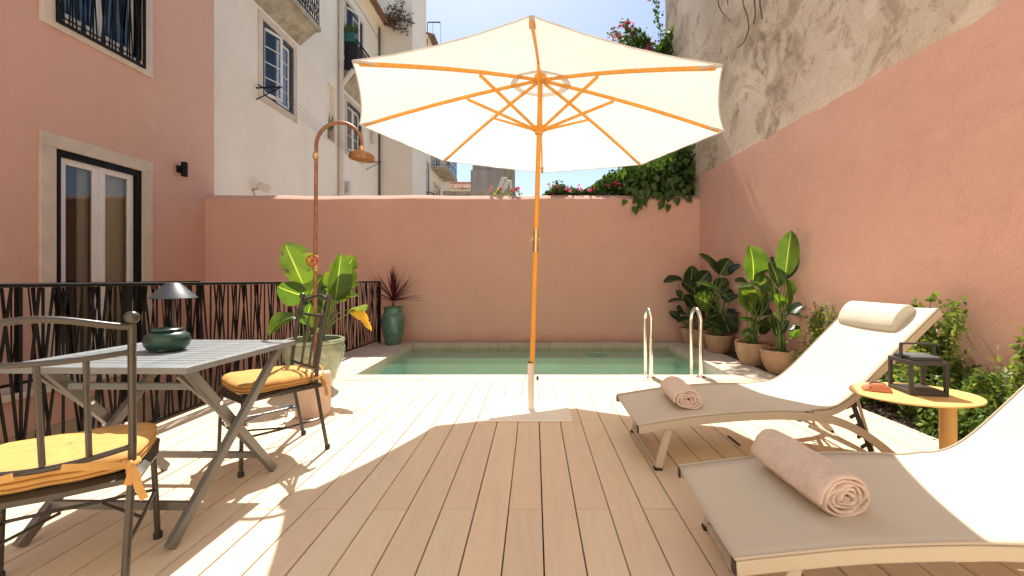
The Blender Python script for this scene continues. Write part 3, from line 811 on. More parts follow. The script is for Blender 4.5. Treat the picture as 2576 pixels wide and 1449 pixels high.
# string courses and cables
t = MB(); t.tube([(WX+.012, 10.9+i*.56, 10.3-.04*math.sin(i*.7)) for i in range(11)], .007, 5); t.tube([(WX+.012, 13.0+i*.35, 8.95-.05*i*.4) for i in range(11)], .007, 5)
o = t.build('facade_cable', M['wire']); tag(o, 'thin dark cables stapled along the upper white house wall', 'cable')
# drainpipes
dp = thing('drainpipe', 'fat off-white drainpipe with branches left of the second window', 'drainpipe', (WX+.08, 13.0, 3))
t = MB(); t.cyl((WX+.09, 13.05, 2.0), (WX+.09, 13.05, 11), .075, 14); t.build('pipe', M['pvc'], dp, smooth=True)
for z in (3.6, 4.35, 6.3, 7.8, 9.4): MB().lathe([(.085, 0), (.085, .12)], (WX+.09, 13.05, z), 14).build('collar', M['pvc'], dp, smooth=True)
MB().tube([(WX+.09, 13.05, 7.0), (WX+.2, 13.08, 7.15), (WX+.42, 13.15, 7.5)], .07, 12).build('branch', M['pvc'], dp, smooth=True)
MB().tube([(WX+.09, 13.05, 3.55), (WX+.16, 13.35, 3.75), (WX+.12, 14.2, 3.45), (WX+.12, 15.0, 3.3)], .065, 12).build('branch', M['pvc'], dp, smooth=True)
MB().tube([(WX+.1, 13.55, 3.75), (WX+.1, 13.55, 4.15)], .07, 12).build('branch', M['pvc'], dp, smooth=True)
MB().tube([(WX+.09, 12.75, 3.55), (WX+.11, 12.9, 3.1), (WX+.1, 13.05, 2.7)], .05, 10).build('branch', M['pvc'], dp, smooth=True)
dp2 = thing('drainpipe', 'slim dark downpipe in the far corner of the white house', 'drainpipe', (WX+.05, 16.42, 3))
MB().cyl((WX+.05, 16.38, 1.5), (WX+.05, 16.38, 10.7), .035, 10).build('pipe', M['wire'], dp2, smooth=True)
dp3 = thing('drainpipe', 'short off-white vent pipe with elbow under the tiled eaves', 'drainpipe', (WX+.1, 15.6, 8))
MB().tube([(WX+.02, 15.62, 8.95), (WX+.12, 15.62, 8.95), (WX+.12, 15.62, 8.8), (WX+.12, 15.62, 6.0)], .08, 12).build('pipe', M['pvc'], dp3, smooth=True)
# snake plant in the niche
sp = thing('potted_plant', 'snake plant in a brown pot in the narrow wall niche of the white house', 'potted plant', (WX-.02, 12.55, 5.152))
MB().lathe([(.07, 0), (.10, .22), (.11, .22), (.11, .25), (.09, .25)], (WX-.02, 12.55, 5.152), 18).build('pot', M['terracotta'], sp, smooth=True)
t = MB()
for i in range(16):
    a = rng.uniform(0, 6.28); b0 = Vector((WX-.02, 12.55, 5.38)) + Vector((.04*math.cos(a), .04*math.sin(a), 0)); d = Vector((.12*math.cos(a), .12*math.sin(a), rng.uniform(.3, .55))); s_ = Vector((-math.sin(a), math.cos(a), 0))*.025
    t.quad(b0-s_*.6, b0+s_*.6, b0+d*.5+s_, b0+d*.5-s_); t.quad(b0+d*.5-s_, b0+d*.5+s_, b0+d+s_*.1, b0+d-s_*.1)
t.build('foliage', M['bush_leaf'], sp)
# clothes line
for nm, y, lab in (('clothesline_bracket', 9.2, 'black clothesline bracket beside the open casement window'), ('clothesline_bracket', 15.2, 'black clothesline bracket beyond the shower head under the far window')):
    t = MB(); t.bar((WX, y, 5.2), (WX+.55, y, 5.22), .03, .02); t.bar((WX, y, 4.95), (WX+.5, y, 5.2), .02, .015)
    t.bar((WX+.12, y-.12, 5.22), (WX+.12, y+.1, 5.22), .02, .02)
    o = t.build(nm, M['black_metal']); tag(o, lab, 'bracket', 'clothesline brackets')
for i in range(4):
    x = WX+.16+.11*i
    o = MB().tube([(x, 9.2+(15.2-9.2)*k/14, 5.235-.22*(1-(2*k/14-1)**2)) for k in range(15)], .0035, 4).build('clothesline', M['wire'])
    tag(o, 'clothesline wire between the two black brackets, ' + ('the one closest to the white house wall', 'second out from the white house wall', 'third out from the white house wall', 'the outermost of the four')[i], 'clothesline', 'clothesline wires')
# floodlight
fl = thing('floodlight', 'small off-white floodlight on the white house just above the garden wall', 'floodlight', (WX, 9.1, 3.06))
Rm = Matrix.Translation((WX+.18, 9.16, 3.05)) @ Matrix.Rotation(R(35), 4, 'Y') @ Matrix.Rotation(R(-20), 4, 'Z')
MB().box(-.05, .05, -.12, .12, -.08, .08, Rm).build('housing', M['pvc'], fl, bevel=.01)
MB().tube([(WX, 9.05, 2.98), (WX+.06, 9.07, 2.99), (WX+.13, 9.13, 3.02)], .018, 8).build('bracket', M['brass'], fl, smooth=True)
MB().tube([(WX+.03, 9.05, 2.98), (WX+.04, 9.1, 2.85), (WX+.02, 9.12, 2.7)], .008, 6).build('cable', M['wire'], fl)

# tall house that steps forward further on
th = thing('stepped_house', 'tall pale house corner stepping forward beyond the white house', 'building', (-7, 17.5, GZ))
w5 = (17.3, 17.9, 3.2, 4.6)
facade(th, -4.72, 16.5, 18.6, GZ, 15, [], M['white_wall'], back=8)
tt = thing('wall_weed', 'dry brown weed growing out of the eaves corner of the white house', 'weed', (-5.5, 16.3, 10.9))
t = MB(); t2 = MB()
for i in range(22):
    a = rng.uniform(-.3, 1.3); L = rng.uniform(.5, 1.3); p0 = Vector((-5.75, 16.3, 10.75))
    pts = [p0]
    d = Vector((math.cos(a), -.25, math.sin(a)*.6))
    for k in range(5): d = (d + Vector(rng.uniform(-.3, .3, 3).tolist())).normalized(); pts.append(pts[-1]+d*L/5)
    t.tube(pts, .010, 4)
    for p in pts[2:]:
        for q in range(5):
            c = p+Vector(rng.uniform(-.1, .1, 3)); s1 = Vector(rng.uniform(-.05, .05, 3)); s2 = Vector(rng.uniform(-.05, .05, 3)); t2.quad(c-s1, c-s2, c+s1, c+s2)
t.build('stem', M['dry'], tt); t2.build('foliage', M['dry'], tt)
# third house
h3 = thing('far_house', 'far pale house with black balcony railings and tiled roof edge', 'building', (-8, 22, GZ))
hw = [(20.9-1.5, 20.2-.2, 3.2, 5.4), (21.3, 22.3, 3.0, 5.0)]
hw = [(18.95, 19.75, 4.9, 6.3), (18.95, 19.75, 3.0, 4.5), (20.8, 22.0, 3.0, 5.6), (20.6, 21.9, 6.45, 8.8)]
facade(h3, -4.9, 18.6, 24.6, GZ, 11.6, hw, M['white_wall'], back=8)
for h in hw:
    surround(h3, -4.9, *h, .16, out=.03); room(h3, -4.9, *h); casement(h3, -4.9, *h, M['white_paint'], muntins=1, glass='glass_far')
MB().box(-6, -4.66, 18.6, 24.6, 11.6, 11.7).build('eaves', M['white_wall'], h3)
y = 18.7; 
while y < 24.5:
    o = first.copy(); C.objects.link(o); o.parent = h3
    o.location = (-4.35-h3.location.x, y-h3.location.y, 11.72-h3.location.z); y += .17
def balc3(y0, y1, z, X1):
    MB().box(-4.899, X1, y0, y1, z-.16, z).build('balcony_slab', M['balcony_stone'], h3, bevel=.03)
    curl_rail(h3, -4.88, X1-.04, y0+.04, y1-.04, z, .95, step=.2)
balc3(20.2, 23.0, 6.4, -4.15)
balc3(18.7, 20.0, 3.9, -4.5)
an = MB(); an.bar((-4.7, 18.8, 12.35), (-4.15, 18.8, 12.35), .04, .04); an.cyl((-4.15, 18.8, 12.35), (-4.12, 18.8, 10), .008, 5); an.cyl((-4.5, 18.8, 12.35), (-4.42, 18.8, 10.5), .008, 5); an.cyl((-4.72, 18.8, 12.35), (-4.72, 18.8, 11.4), .02, 5)
o = an.build('antenna', M['wire']); tag(o, 'thin black antenna arm with hanging wires on the far roof', 'antenna')

# red roofed house, grey block, parapet beyond
rh = thing('tiled_house', 'low far house with sun-bleached orange clay tile roof', 'building', (-5.8, 31, GZ))
MB().box(-8.0, -3.8, 29.0, 34, GZ, 7.15).build('wall', M['white_wall'], rh)
MB().box(-8.1, -3.7, 28.9, 29.0, 7.0, 7.2).build('cornice', M['balcony_stone'], rh)
t2 = MB().sweep([(0, 0, 0), (0, .36, .105)], [(.095*math.cos(a), .085*math.sin(a)) for a in np.linspace(0, math.pi, 6)] + [(.08*math.cos(a), .07*math.sin(a)) for a in np.linspace(math.pi, 0, 6)], side=(1, 0, 0))
f2 = None
nrow, ncol = 9, 22
MB().quad((-8.0, 28.8, 7.17), (-3.85, 28.8, 7.17), (-3.85, 31.8, 8.04), (-8.0, 31.8, 8.04)).build('roof', M['roof_tile'], rh)
for r_ in range(nrow):
    for c_ in range(ncol):
        if f2 is None: f2 = t2.build('roof_tile', M['roof_tile'], rh, world=False); o = f2
        else: o = f2.copy(); C.objects.link(o)
        o.location = Vector((-7.95+c_*.19+random.uniform(-.02, .02), 28.75+r_*.33, 7.22+r_*.096+random.uniform(-.008, .012))) - rh.location
        o.rotation_euler = (0, 0, random.uniform(-.12, .12))
MB().tube([(-8.0, 31.8, 8.12), (-3.8, 31.8, 8.12)], .12, 10).build('ridge', M['roof_tile'], rh)
gb = thing('concrete_block', 'streaked grey concrete rooftop block beyond the garden wall', 'building', (-2.3, 25, GZ))
MB().box(-3.6, -1.75, 24, 26.5, GZ, 7.15).build('wall', M['grey_concrete'], gb, bevel=.02)
MB().box(-3.5, -1.65, 24.1, 26.4, 7.15, 8.1).build('upper_wall', M['grey_concrete'], gb)
MB().box(-1.745, -1.25, 24.2, 26.4, GZ, 7.5).build('side_wall', M['balcony_stone'], gb)
MB().box(-1.245, -1.1, 24.05, 24.2, GZ, 7.3).build('pier', M['grey_concrete'], gb)
pp = MB().box(-4.3, -.95, 20.0, 20.25, GZ, 5.16)
o = pp.build('parapet', M['balcony_stone'], bevel=.02); tag(o, 'low pale concrete parapet just above the garden wall in front of the grey block', 'parapet')
cv = thing('folded_canvas_pair', 'pair of white folded canvas shapes leaning on the grey block', 'canvas', (-1.6, 19.5, 5))
for k, (dx, h) in enumerate(((0, 1.0), (.22, .8))):
    t = MB(); t.tube([(-1.75+dx, 20.4, 5.15), (-1.5+dx, 20.4, 5.15+h*.7), (-1.38+dx, 20.4, 5.15+h*.72), (-1.34+dx, 20.4, 5.1+h*.3)], lambda u: .10*(1-.6*abs(u-.3)), 8)
    t.build('roll', M['white_stuff'], cv, smooth=True)

# ================================================================== RAILING
rl = thing('railing', 'black metal balustrade of crossing slanted bars along the left deck edge', 'railing', (-2.75, 4, 0))
def rail_p(Y, z):
    f = (Y-1.0)/(7.3-1.0)
    return Vector((-2.83 + .17*max(0, f-.55)/.45 + .03*f, Y, z))
def rtop(Y): return 1.098 - .045*(Y-1)/6.3
RY = [0.2 + 7.05*i/24 for i in range(25)]
MB().sweep([rail_p(Y, rtop(Y)-.014) for Y in RY], [(-.028, -.012), (.028, -.012), (.028, .012), (-.028, .012)], side=(1, 0, 0)).build('top_rail', M['black_metal'], rl, bevel=.006)
MB().sweep([rail_p(Y, .055) for Y in RY], [(-.012, -.008), (.012, -.008), (.012, .008), (-.012, .008)], side=(1, 0, 0)).build('bottom_rail', M['black_metal'], rl)
for Y in (0.25, 2.95, 5.1, 7.24):
    MB().box(-.02, .02, -.02, .02, -.05, rtop(Y)-.027, Matrix.Translation(rail_p(Y, 0))).build('post', M['black_metal'], rl)
Y = .35; i = 0; nbar = 0
while Y < 7.2:
    piv = (.60, .93, .30, .62, .12)[i % 5] + random.uniform(-.012, .012)
    sl = (.125, .085, .10)[i % 3]
    for q, s_ in enumerate((-1, 0, 1)):
        m_ = s_*sl
        za, zb = .06, rtop(Y)-.028
        ya = min(max(Y - m_*(za-piv)*-1.0, .22), 7.22); yb = min(max(Y + m_*(zb-piv), .22), 7.22)
        ya = min(max(Y + m_*(za-piv), .22), 7.22)
        off = Vector(((-.008, 0, .008)[q], 0, 0))
        b_ = MB().bar(rail_p(ya, za)+off, rail_p(yb, zb)+off, .0125, .007, up=(1, 0, 0)); b_.build('bar', M['black_metal'], rl); nbar += 1
    Y += .105; i += 1

lr = thing('ledge_railing', 'second black bar railing on the stone ledge in front of the french window', 'railing', (-5.27, 4.3, -.05))
MB().box(-5.30, -5.25, 2.0, 6.7, 1.03, 1.06).build('top_rail', M['black_metal'], lr); MB().box(-5.29, -5.26, 2.0, 6.7, .02, .045).build('bottom_rail', M['black_metal'], lr)
for Y in (2.02, 4.35, 6.68): MB().box(-5.29, -5.26, Y-.015, Y+.015, -.057, 1.03).build('post', M['black_metal'], lr)
Y = 2.1; i = 0
while Y < 6.6:
    piv = (.45, .80, .2)[i % 3]
    for s_ in (-1, 0, 1):
        m_ = s_*.09; ya = min(max(Y + m_*(.04-piv), 2.02), 6.68); yb = min(max(Y + m_*(1.03-piv), 2.02), 6.68)
        MB().bar((-5.275+.006*s_, ya, .04), (-5.275+.006*s_, yb, 1.032), .012, .006, up=(1, 0, 0)).build('bar', M['black_metal'], lr)
    Y += .20; i += 1

# ================================================================== PARASOL
UB = (-.03, 3.6)
base = thing('parasol_stand', 'cream steel parasol base plate with upright sleeve tube', 'parasol base', (UB[0], UB[1], 0))
MB().box(-.355, .295, 3.29, 3.93, .0015, .013).build('plate', M['plate'], base, bevel=.004)
MB().lathe([(.0275, .013), (.0275, .395), (.024, .398), (.0225, .398)], (UB[0], UB[1], 0), 20).build('sleeve', M['plate'], base, smooth=True)
MB().cyl((UB[0]+.025, UB[1]-.01, .27), (UB[0]+.048, UB[1]-.012, .27), .008, 8).build('bolt', M['steel'], base, smooth=True)
MB().lathe([(.016, 0), (.019, .006), (.016, .018)], (UB[0]+.047, UB[1]-.012, .27), 12, M=Matrix.Rotation(R(90), 4, 'Y')).build('knob', M['plastic_black'], base, smooth=True)
MB().lathe([(.026, .396), (.026, .404)], (UB[0], UB[1], 0), 20).build('collar', M['plastic_black'], base, smooth=True)
um = thing('parasol', 'large cream canvas parasol with honey coloured wooden pole and eight ribs', 'parasol', (UB[0], UB[1], 0), (0, .029, 0))
wd = M['wood']
def L(b_, name, mat, par=um, **k): return b_.build(name, mat, par, world=False, **k)
L(MB().cyl((0, 0, .30), (0, 0, 1.34), .0205, 16), 'lower_pole', wd, smooth=True)
L(MB().cyl((0, 0, 1.50), (0, 0, 2.93), .0205, 16), 'upper_pole', wd, smooth=True)
col = L(MB().cyl((0, 0, 1.33), (0, 0, 1.52), .0225, 16), 'joint_sleeve', M['brass'], smooth=True)
L(MB().cyl((-.045, 0, 1.44), (.03, 0, 1.44), .006, 8), 'pin', M['steel'])
for dz in (1.42, 1.435, 1.45): L(MB().lathe([(.018, 0), (.02, .004), (.018, .008)], (-.045+.01*(dz > 1.43), -.01, dz), 10), 'screw', M['brass'])
ZH, ZT, RR, RUN = 2.80, 2.385, 1.53, 2.36
L(MB().lathe([(.045, ZH-.03), (.055, ZH-.025), (.055, ZH+.02), (.04, ZH+.035)], seg=24), 'hub', wd, smooth=True)
L(MB().lathe([(.032, RUN-.035), (.036, RUN-.03), (.036, RUN-.01), (.055, RUN-.005), (.055, RUN+.025), (.035, RUN+.03)], seg=24), 'runner', wd, smooth=True)
L(MB().tube([(.03, -.02, ZH), (.028, -.02, RUN), (.02, -.02, 2.2)], .003, 5), 'cord', M['white_stuff'])
L(MB().cyl((0, 0, 2.93), (0, 0, 2.99), .012, 8), 'finial', wd)
def ribz(r): return ZH + (ZT-ZH)*(r/RR) + .022*math.sin(math.pi*r/RR)
TH0 = R(-2)
for k in range(8):
    a = TH0 + k*math.pi/4; u = Vector((math.cos(a), math.sin(a), 0))
    rr = [.05, .3, .6, .9, 1.2, RR-.03]
    pts = [u*r + Vector((0, 0, ribz(r)-.018)) for r in rr]
    side = Vector((-math.sin(a), math.cos(a), 0))
    L(MB().sweep(pts, [(-.008, -.012), (.008, -.012), (.008, .012), (-.008, .012)], side=side), 'rib', wd)
    r2 = .62
    L(MB().bar(u*.045+Vector((0, 0, RUN+.01)), u*r2+Vector((0, 0, ribz(r2)-.038)), .014, .022, up=(0, 0, 1)), 'strut', wd)
    # pocket at rib tip
    p0 = u*(RR-.13)+Vector((0, 0, ribz(RR-.13)-.034)); p1 = u*(RR+.005)+Vector((0, 0, ribz(RR)-.018))
    L(MB().sweep([p0, p0.lerp(p1, .6), p1], lambda tt: [(-.018*(1-.3*tt), .006), (.018*(1-.3*tt), .006), (.016*(1-.3*tt), .020), (-.016*(1-.3*tt), .020)], side=side), 'rib_pocket', M['canvas'])
t = MB(); NU, NV = 14, 16
for k in range(8):
    a0 = TH0 + k*math.pi/4; a1 = a0 + math.pi/4
    P = []
    for i in range(NV+1):
        r = .20 + (RR+.012-.20)*i/NV; row = []
        for j in range(NU+1):
            f = j/NU; q = 4*f*(1-f)
            p = Vector((math.cos(a0), math.sin(a0), 0))*r*(1-f) + Vector((math.cos(a1), math.sin(a1), 0))*r*f
            p *= 1 - .022*q*(i/NV)**3
            z = ribz(r) - .012*q*(r/RR) + (.004*math.sin(9*f*3.14+i) * (i/NV)**2) * q
            row.append((p.x, p.y, z))
        P.append(row)
    t.grid(P, uv=False)
L(t, 'canopy', M['canvas'], smooth='all')
t = MB(); pts = []
for k in range(8):
    a0 = TH0 + k*math.pi/4; a1 = a0 + math.pi/4; r = RR+.012
    for j in range(12):
        f = j/12; q = 4*f*(1-f)
        p = (Vector((math.cos(a0), math.sin(a0), 0))*r*(1-f) + Vector((math.cos(a1), math.sin(a1), 0))*r*f)*(1-.022*q)
        pts.append((p.x, p.y, ribz(r)-.012*q+.002*math.sin(9*f*3.14+NV)*q))
t.tube(pts, .0045, 6, closed=True)
L(t, 'hem', M['canvas'], smooth='all')
t = MB(); P = []
for i in range(7):
    r = .0 + .255*i/6
    P.append([(r*math.cos(TH0+j*math.pi/16)*(1-.03*abs(math.sin(j*math.pi/4))), r*math.sin(TH0+j*math.pi/16)*(1-.03*abs(math.sin(j*math.pi/4))), ribz(r)+.05-.035*(r/.255)**2+.006) for j in range(33)])
t.grid(P, uv=False)
L(t, 'vent_cap', M['canvas'], smooth='all')

# ================================================================== DINING TABLE
tb = thing('dining_table', 'folding slatted metal garden table in warm grey by the railing', 'table', (-1.865, 2.18, 0), (0, 0, R(-1)))
TW, TD, TZ = .84, .79, .742
def T(b_, name, mat, par=tb, **k): return b_.build(name, mat, par, world=False, **k)
t = MB(); fw = .045
t.box(-TW/2, TW/2, -TD/2, -TD/2+fw, TZ-.028, TZ); t.box(-TW/2, TW/2, TD/2-fw, TD/2, TZ-.028, TZ)
t.box(-TW/2, -TW/2+fw, -TD/2+fw, TD/2-fw, TZ-.028, TZ-.0005); t.box(TW/2-fw, TW/2, -TD/2+fw, TD/2-fw, TZ-.028, TZ-.0005)
T(t, 'table_frame', M['table_metal'], bevel=.003)
ns = 12; pitch = (TD-2*fw)/ns
sl = None
for i in range(ns):
    if sl is None: sl = T(MB().box(-TW/2+fw+.001, TW/2-fw-.001, -pitch/2+.0042, pitch/2-.0042, -.020, 0), 'slat', M['table_metal'], bevel=.002); o = sl
    else: o = sl.copy(); C.objects.link(o)
    o.location = (0, -TD/2+fw+pitch*(i+.5), TZ-.0015)
for sx in (-1, 1):
    x = sx*.285 + (.06 if sx > 0 else 0)
    xa, xb = x, x+.035
    T(MB().bar((xb, .30, TZ-.03), (xb, -.43, .01), .028, .045, up=(0, 1, 0)), 'leg', M['leg_metal'], bevel=.004)
    T(MB().bar((xa, -.30, TZ-.03), (xa, .30, .01), .028, .045, up=(0, 1, 0)), 'leg', M['leg_metal'], bevel=.004)
    T(MB().bar((xa-.032, -.30, TZ-.04), (xa-.032, -.09, .50), .022, .05, up=(0, 1, 0)), 'bracket', M['leg_metal'], bevel=.003)
    T(MB().cyl((xa-.05, -.005, .37), (xb+.03, -.005, .37), .010, 10), 'bolt', M['steel'], smooth=True)
    T(MB().cyl((xa-.05, -.125, .515), (xa+.02, -.125, .515), .010, 10), 'bolt', M['steel'], smooth=True)
X0_, X1_ = -.285, .345
T(MB().bar((X0_+.04, -.315, .125), (X1_+.02, -.315, .125), .022, .035), 'crossbar', M['leg_metal'], bevel=.003)
T(MB().bar((X0_, .19, .135), (X1_, .19, .135), .022, .035), 'crossbar', M['leg_metal'], bevel=.003)
T(MB().bar((X0_, -.22, .62), (X1_, -.22, .62), .022, .03), 'crossbar', M['table_metal'], bevel=.003)

# lamp and green pot on the table
lp = thing('table_lamp', 'slim cordless lamp with dark conical shade on the slatted table', 'lamp', (-1.965, 2.32, TZ+.001))
MB().lathe([(.05, 0), (.052, .004), (.05, .014), (.01, .018)], lp.location, 24).build('lamp_base', M['lamp'], lp, smooth=True)
MB().cyl(lp.location+Vector((0, 0, .018)), lp.location+Vector((0, 0, .31)), .006, 10).build('stem', M['lamp'], lp, smooth=True)
MB().lathe([(.107, .262), (.108, .264), (.032, .343), (.028, .345), (.031, .340), (.104, .264)], lp.location, 40, cap0=False, cap1=False).build('lamp_shade', M['lamp'], lp, smooth=True)
MB().lathe([(.03, .343), (.005, .347)], lp.location, 24).build('shade_cap', M['lamp'], lp, smooth=True)
gp = MB().lathe([(.055, 0), (.075, .006), (.092, .03), (.098, .055), (.090, .082), (.070, .096), (.058, .099), (.064, .103), (.066, .112), (.060, .116), (.052, .113), (.050, .100), (.07, .09), (.08, .055), (.06, .012)], (0, 0, 0), 40, cap1=True)
o = gp.build('squat_pot', M['green_glaze'], smooth=True); o.location = (-1.885, 2.19, TZ+.001); tag(o, 'squat bottle green ceramic pot on the slatted table below the lamp', 'pot')

# ================================================================== CHAIRS
def make_chair():
    r = .0115
    ch = thing('garden_chair', 'bronze', 'chair')
    dm = M['dark_metal']
    def Q(b_, name, mat=dm, par=ch, **k): return b_.build(name, mat, par, world=False, smooth=True, **k)
    SZ = .435
    tops = {}
    for s_ in (-1, 1):
        p = Q(MB().tube([(s_*.19, -.285, .0), (s_*.194, -.25, .2), (s_*.20, -.21, .43), (s_*.203, -.215, .55), (s_*.207, -.25, .80), (s_*.212, -.285, .965)], r, 10), 'back_post')
        Q(MB().ball((s_*.212, -.287, .985), .022, 14), 'finial', par=p)
        Q(MB().lathe([(.016, 0), (.017, .022), (.0135, .03)], (s_*.19, -.285, .0), 10), 'foot_cap', M['plastic_black'], par=p)
        l_ = Q(MB().tube([(s_*.205, .19, SZ), (s_*.215, .2, .2), (s_*.222, .205, 0)], r*.92, 10), 'front_leg')
        Q(MB().lathe([(.016, 0), (.017, .022), (.013, .03)], (s_*.222, .205, 0), 10), 'foot_cap', M['plastic_black'], par=l_)
        Q(MB().tube([(s_*.194, -.25, .21), (s_*.205, 0, .205), (s_*.213, .2, .21)], .007, 8), 'stretcher')
        Q(MB().tube([(s_*.205, -.04, .207), (s_*.06, .175, .21)], .006, 6), 'brace')
    Q(MB().tube([(-.214, .2, .212), (.214, .2, .212)], .007, 8), 'stretcher')
    # top rail (arched), second rail, low rail
    N = 16
    Q(MB().tube([(-.21+.42*i/N, -.285-.035*math.sin(math.pi*i/N), .955+.038*math.sin(math.pi*i/N)**1.5) for i in range(N+1)], .011, 10), 'top_rail')
    Q(MB().tube([(-.209+.418*i/N, -.263-.035*math.sin(math.pi*i/N), .868-.012*math.sin(math.pi*i/N)) for i in range(N+1)], .0095, 10), 'middle_rail')
    Q(MB().tube([(-.203+.406*i/N, -.213-.035*math.sin(math.pi*i/N), .535-.018*math.sin(math.pi*i/N)) for i in range(N+1)], .0095, 10), 'lower_rail')
    for f in (.25, .5, .75):
        b_ = -.035*math.sin(math.pi*f)
        Q(MB().tube([(-.203+.406*f, -.213+b_, .53), (-.209+.418*f, -.263+b_, .86)], .0085, 8), 'spindle')
    # seat frame
    ring = [(-.205, .19), (0, .205), (.205, .19), (.212, 0), (.2, -.21), (0, -.22), (-.2, -.21), (-.212, 0)]
    Q(MB().sweep([(x, y, SZ) for x, y in ring], [(-.010, -.034), (.010, -.034), (.010, .008), (-.010, .008)], closed=True), 'seat_frame')
    t = MB()
    t.box(-.19, .19, -.20, .18, SZ+.002, SZ+.008)
    t.build('seat_pan', dm, ch, world=False)
    return ch
def make_cushion():
    cu = thing('seat_cushion', 'c', 'cushion')
    prof = [(-.025, -.001), (-.005, .003), (.003, .010), (.002, .015), (-.006, .018), (.003, .022), (.005, .029), (.003, .034), (-.006, .0375), (.003, .041), (.006, .049), (.001, .057), (-.012, .064), (-.035, .069), (-.08, .071), (-.14, .072), (-.2, .0725)]
    t = MB(); N = 56; rows_ = []
    for (ins, z) in prof:
        row = []
        for k in range(N):
            a = 2*math.pi*k/N
            c_, s_ = math.cos(a), math.sin(a); e = 4.6
            rr = (abs(c_)**e + abs(s_)**e)**(-1/e)
            hx, hy = .222 + ins, .212 + ins
            y = s_*rr*hy; x = c_*rr*hx*(1 + .05*(y/.21))
            row.append((x, y-.005, z + .003*math.sin(a*3+ins*40)*(z > .04) + .0015*math.sin(a*11)))
        rows_.append(row)
    for row in rows_: t.v += [Vector(p) for p in row]
    for i in range(len(rows_)-1):
        for k in range(N):
            a = i*N+k; b_ = i*N+(k+1) % N; t.f.append((a, b_, b_+N, a+N))
    t.f.append(tuple(reversed(range(N)))); t.f.append(tuple((len(rows_)-1)*N+k for k in range(N)))
    t.build('pad', M['cushion'], cu, world=False, smooth=True)
    strap = [(-.011, -.004), (.011, -.004), (.011, .004), (-.011, .004)]
    for s_ in (-1, 1):
        x = s_*.2
        q = MB(); q.tube([(x+.018*math.cos(a), -.215+.018*math.sin(a), .035+.004*math.sin(a*2)) for a in np.linspace(0, 2*math.pi, 12, endpoint=False)], .009, 6, closed=True)
        q.ball((x-s_*.004, -.238, .035), .016, 10)
        q.sweep([(x, -.242, .035), (x-s_*.04, -.272, .050), (x-s_*.09, -.285, .066), (x-s_*.15, -.288, .078)], strap, side=(0, .3, 1))
        q.sweep([(x, -.24, .03), (x+s_*.018, -.255, .0), (x+s_*.024, -.26, -.04), (x+s_*.04, -.262, -.085)], strap, side=(1, .2, 0))
        q.sweep([(x, -.238, .03), (x+s_*.004, -.25, .0), (x-s_*.004, -.25, -.03)], strap, side=(1, .2, 0))
        q.build('tie', M['cushion'], cu, world=False, smooth=True)
    return cu
c1 = make_chair(); c1.location = (-1.681, 1.536, .0); c1.rotation_euler = (0, 0, R(35))
c1['label'] = 'near dark grey metal chair with its back to us, cut by the left picture edge'
c1['group'] = 'garden chairs at the slatted table'
c2 = copy_tree(c1); c2.location = (-1.681, 2.69, 0); c2.rotation_euler = (0, 0, R(139.5))
c2['label'] = 'far dark grey metal chair between the slatted table and the big jade planter'
k1 = make_cushion(); k1.location = (-1.681, 1.536, .4465); k1.rotation_euler = (0, 0, R(35))
k1['label'] = 'mustard yellow seat cushion on the near chair, tied at its post'; k1['group'] = 'mustard seat cushions'
k2 = copy_tree(k1); k2.location = (-1.681, 2.69, .4465); k2.rotation_euler = (0, 0, R(139.5))
k2['label'] = 'mustard yellow seat cushion on the far chair beside the jade planter'

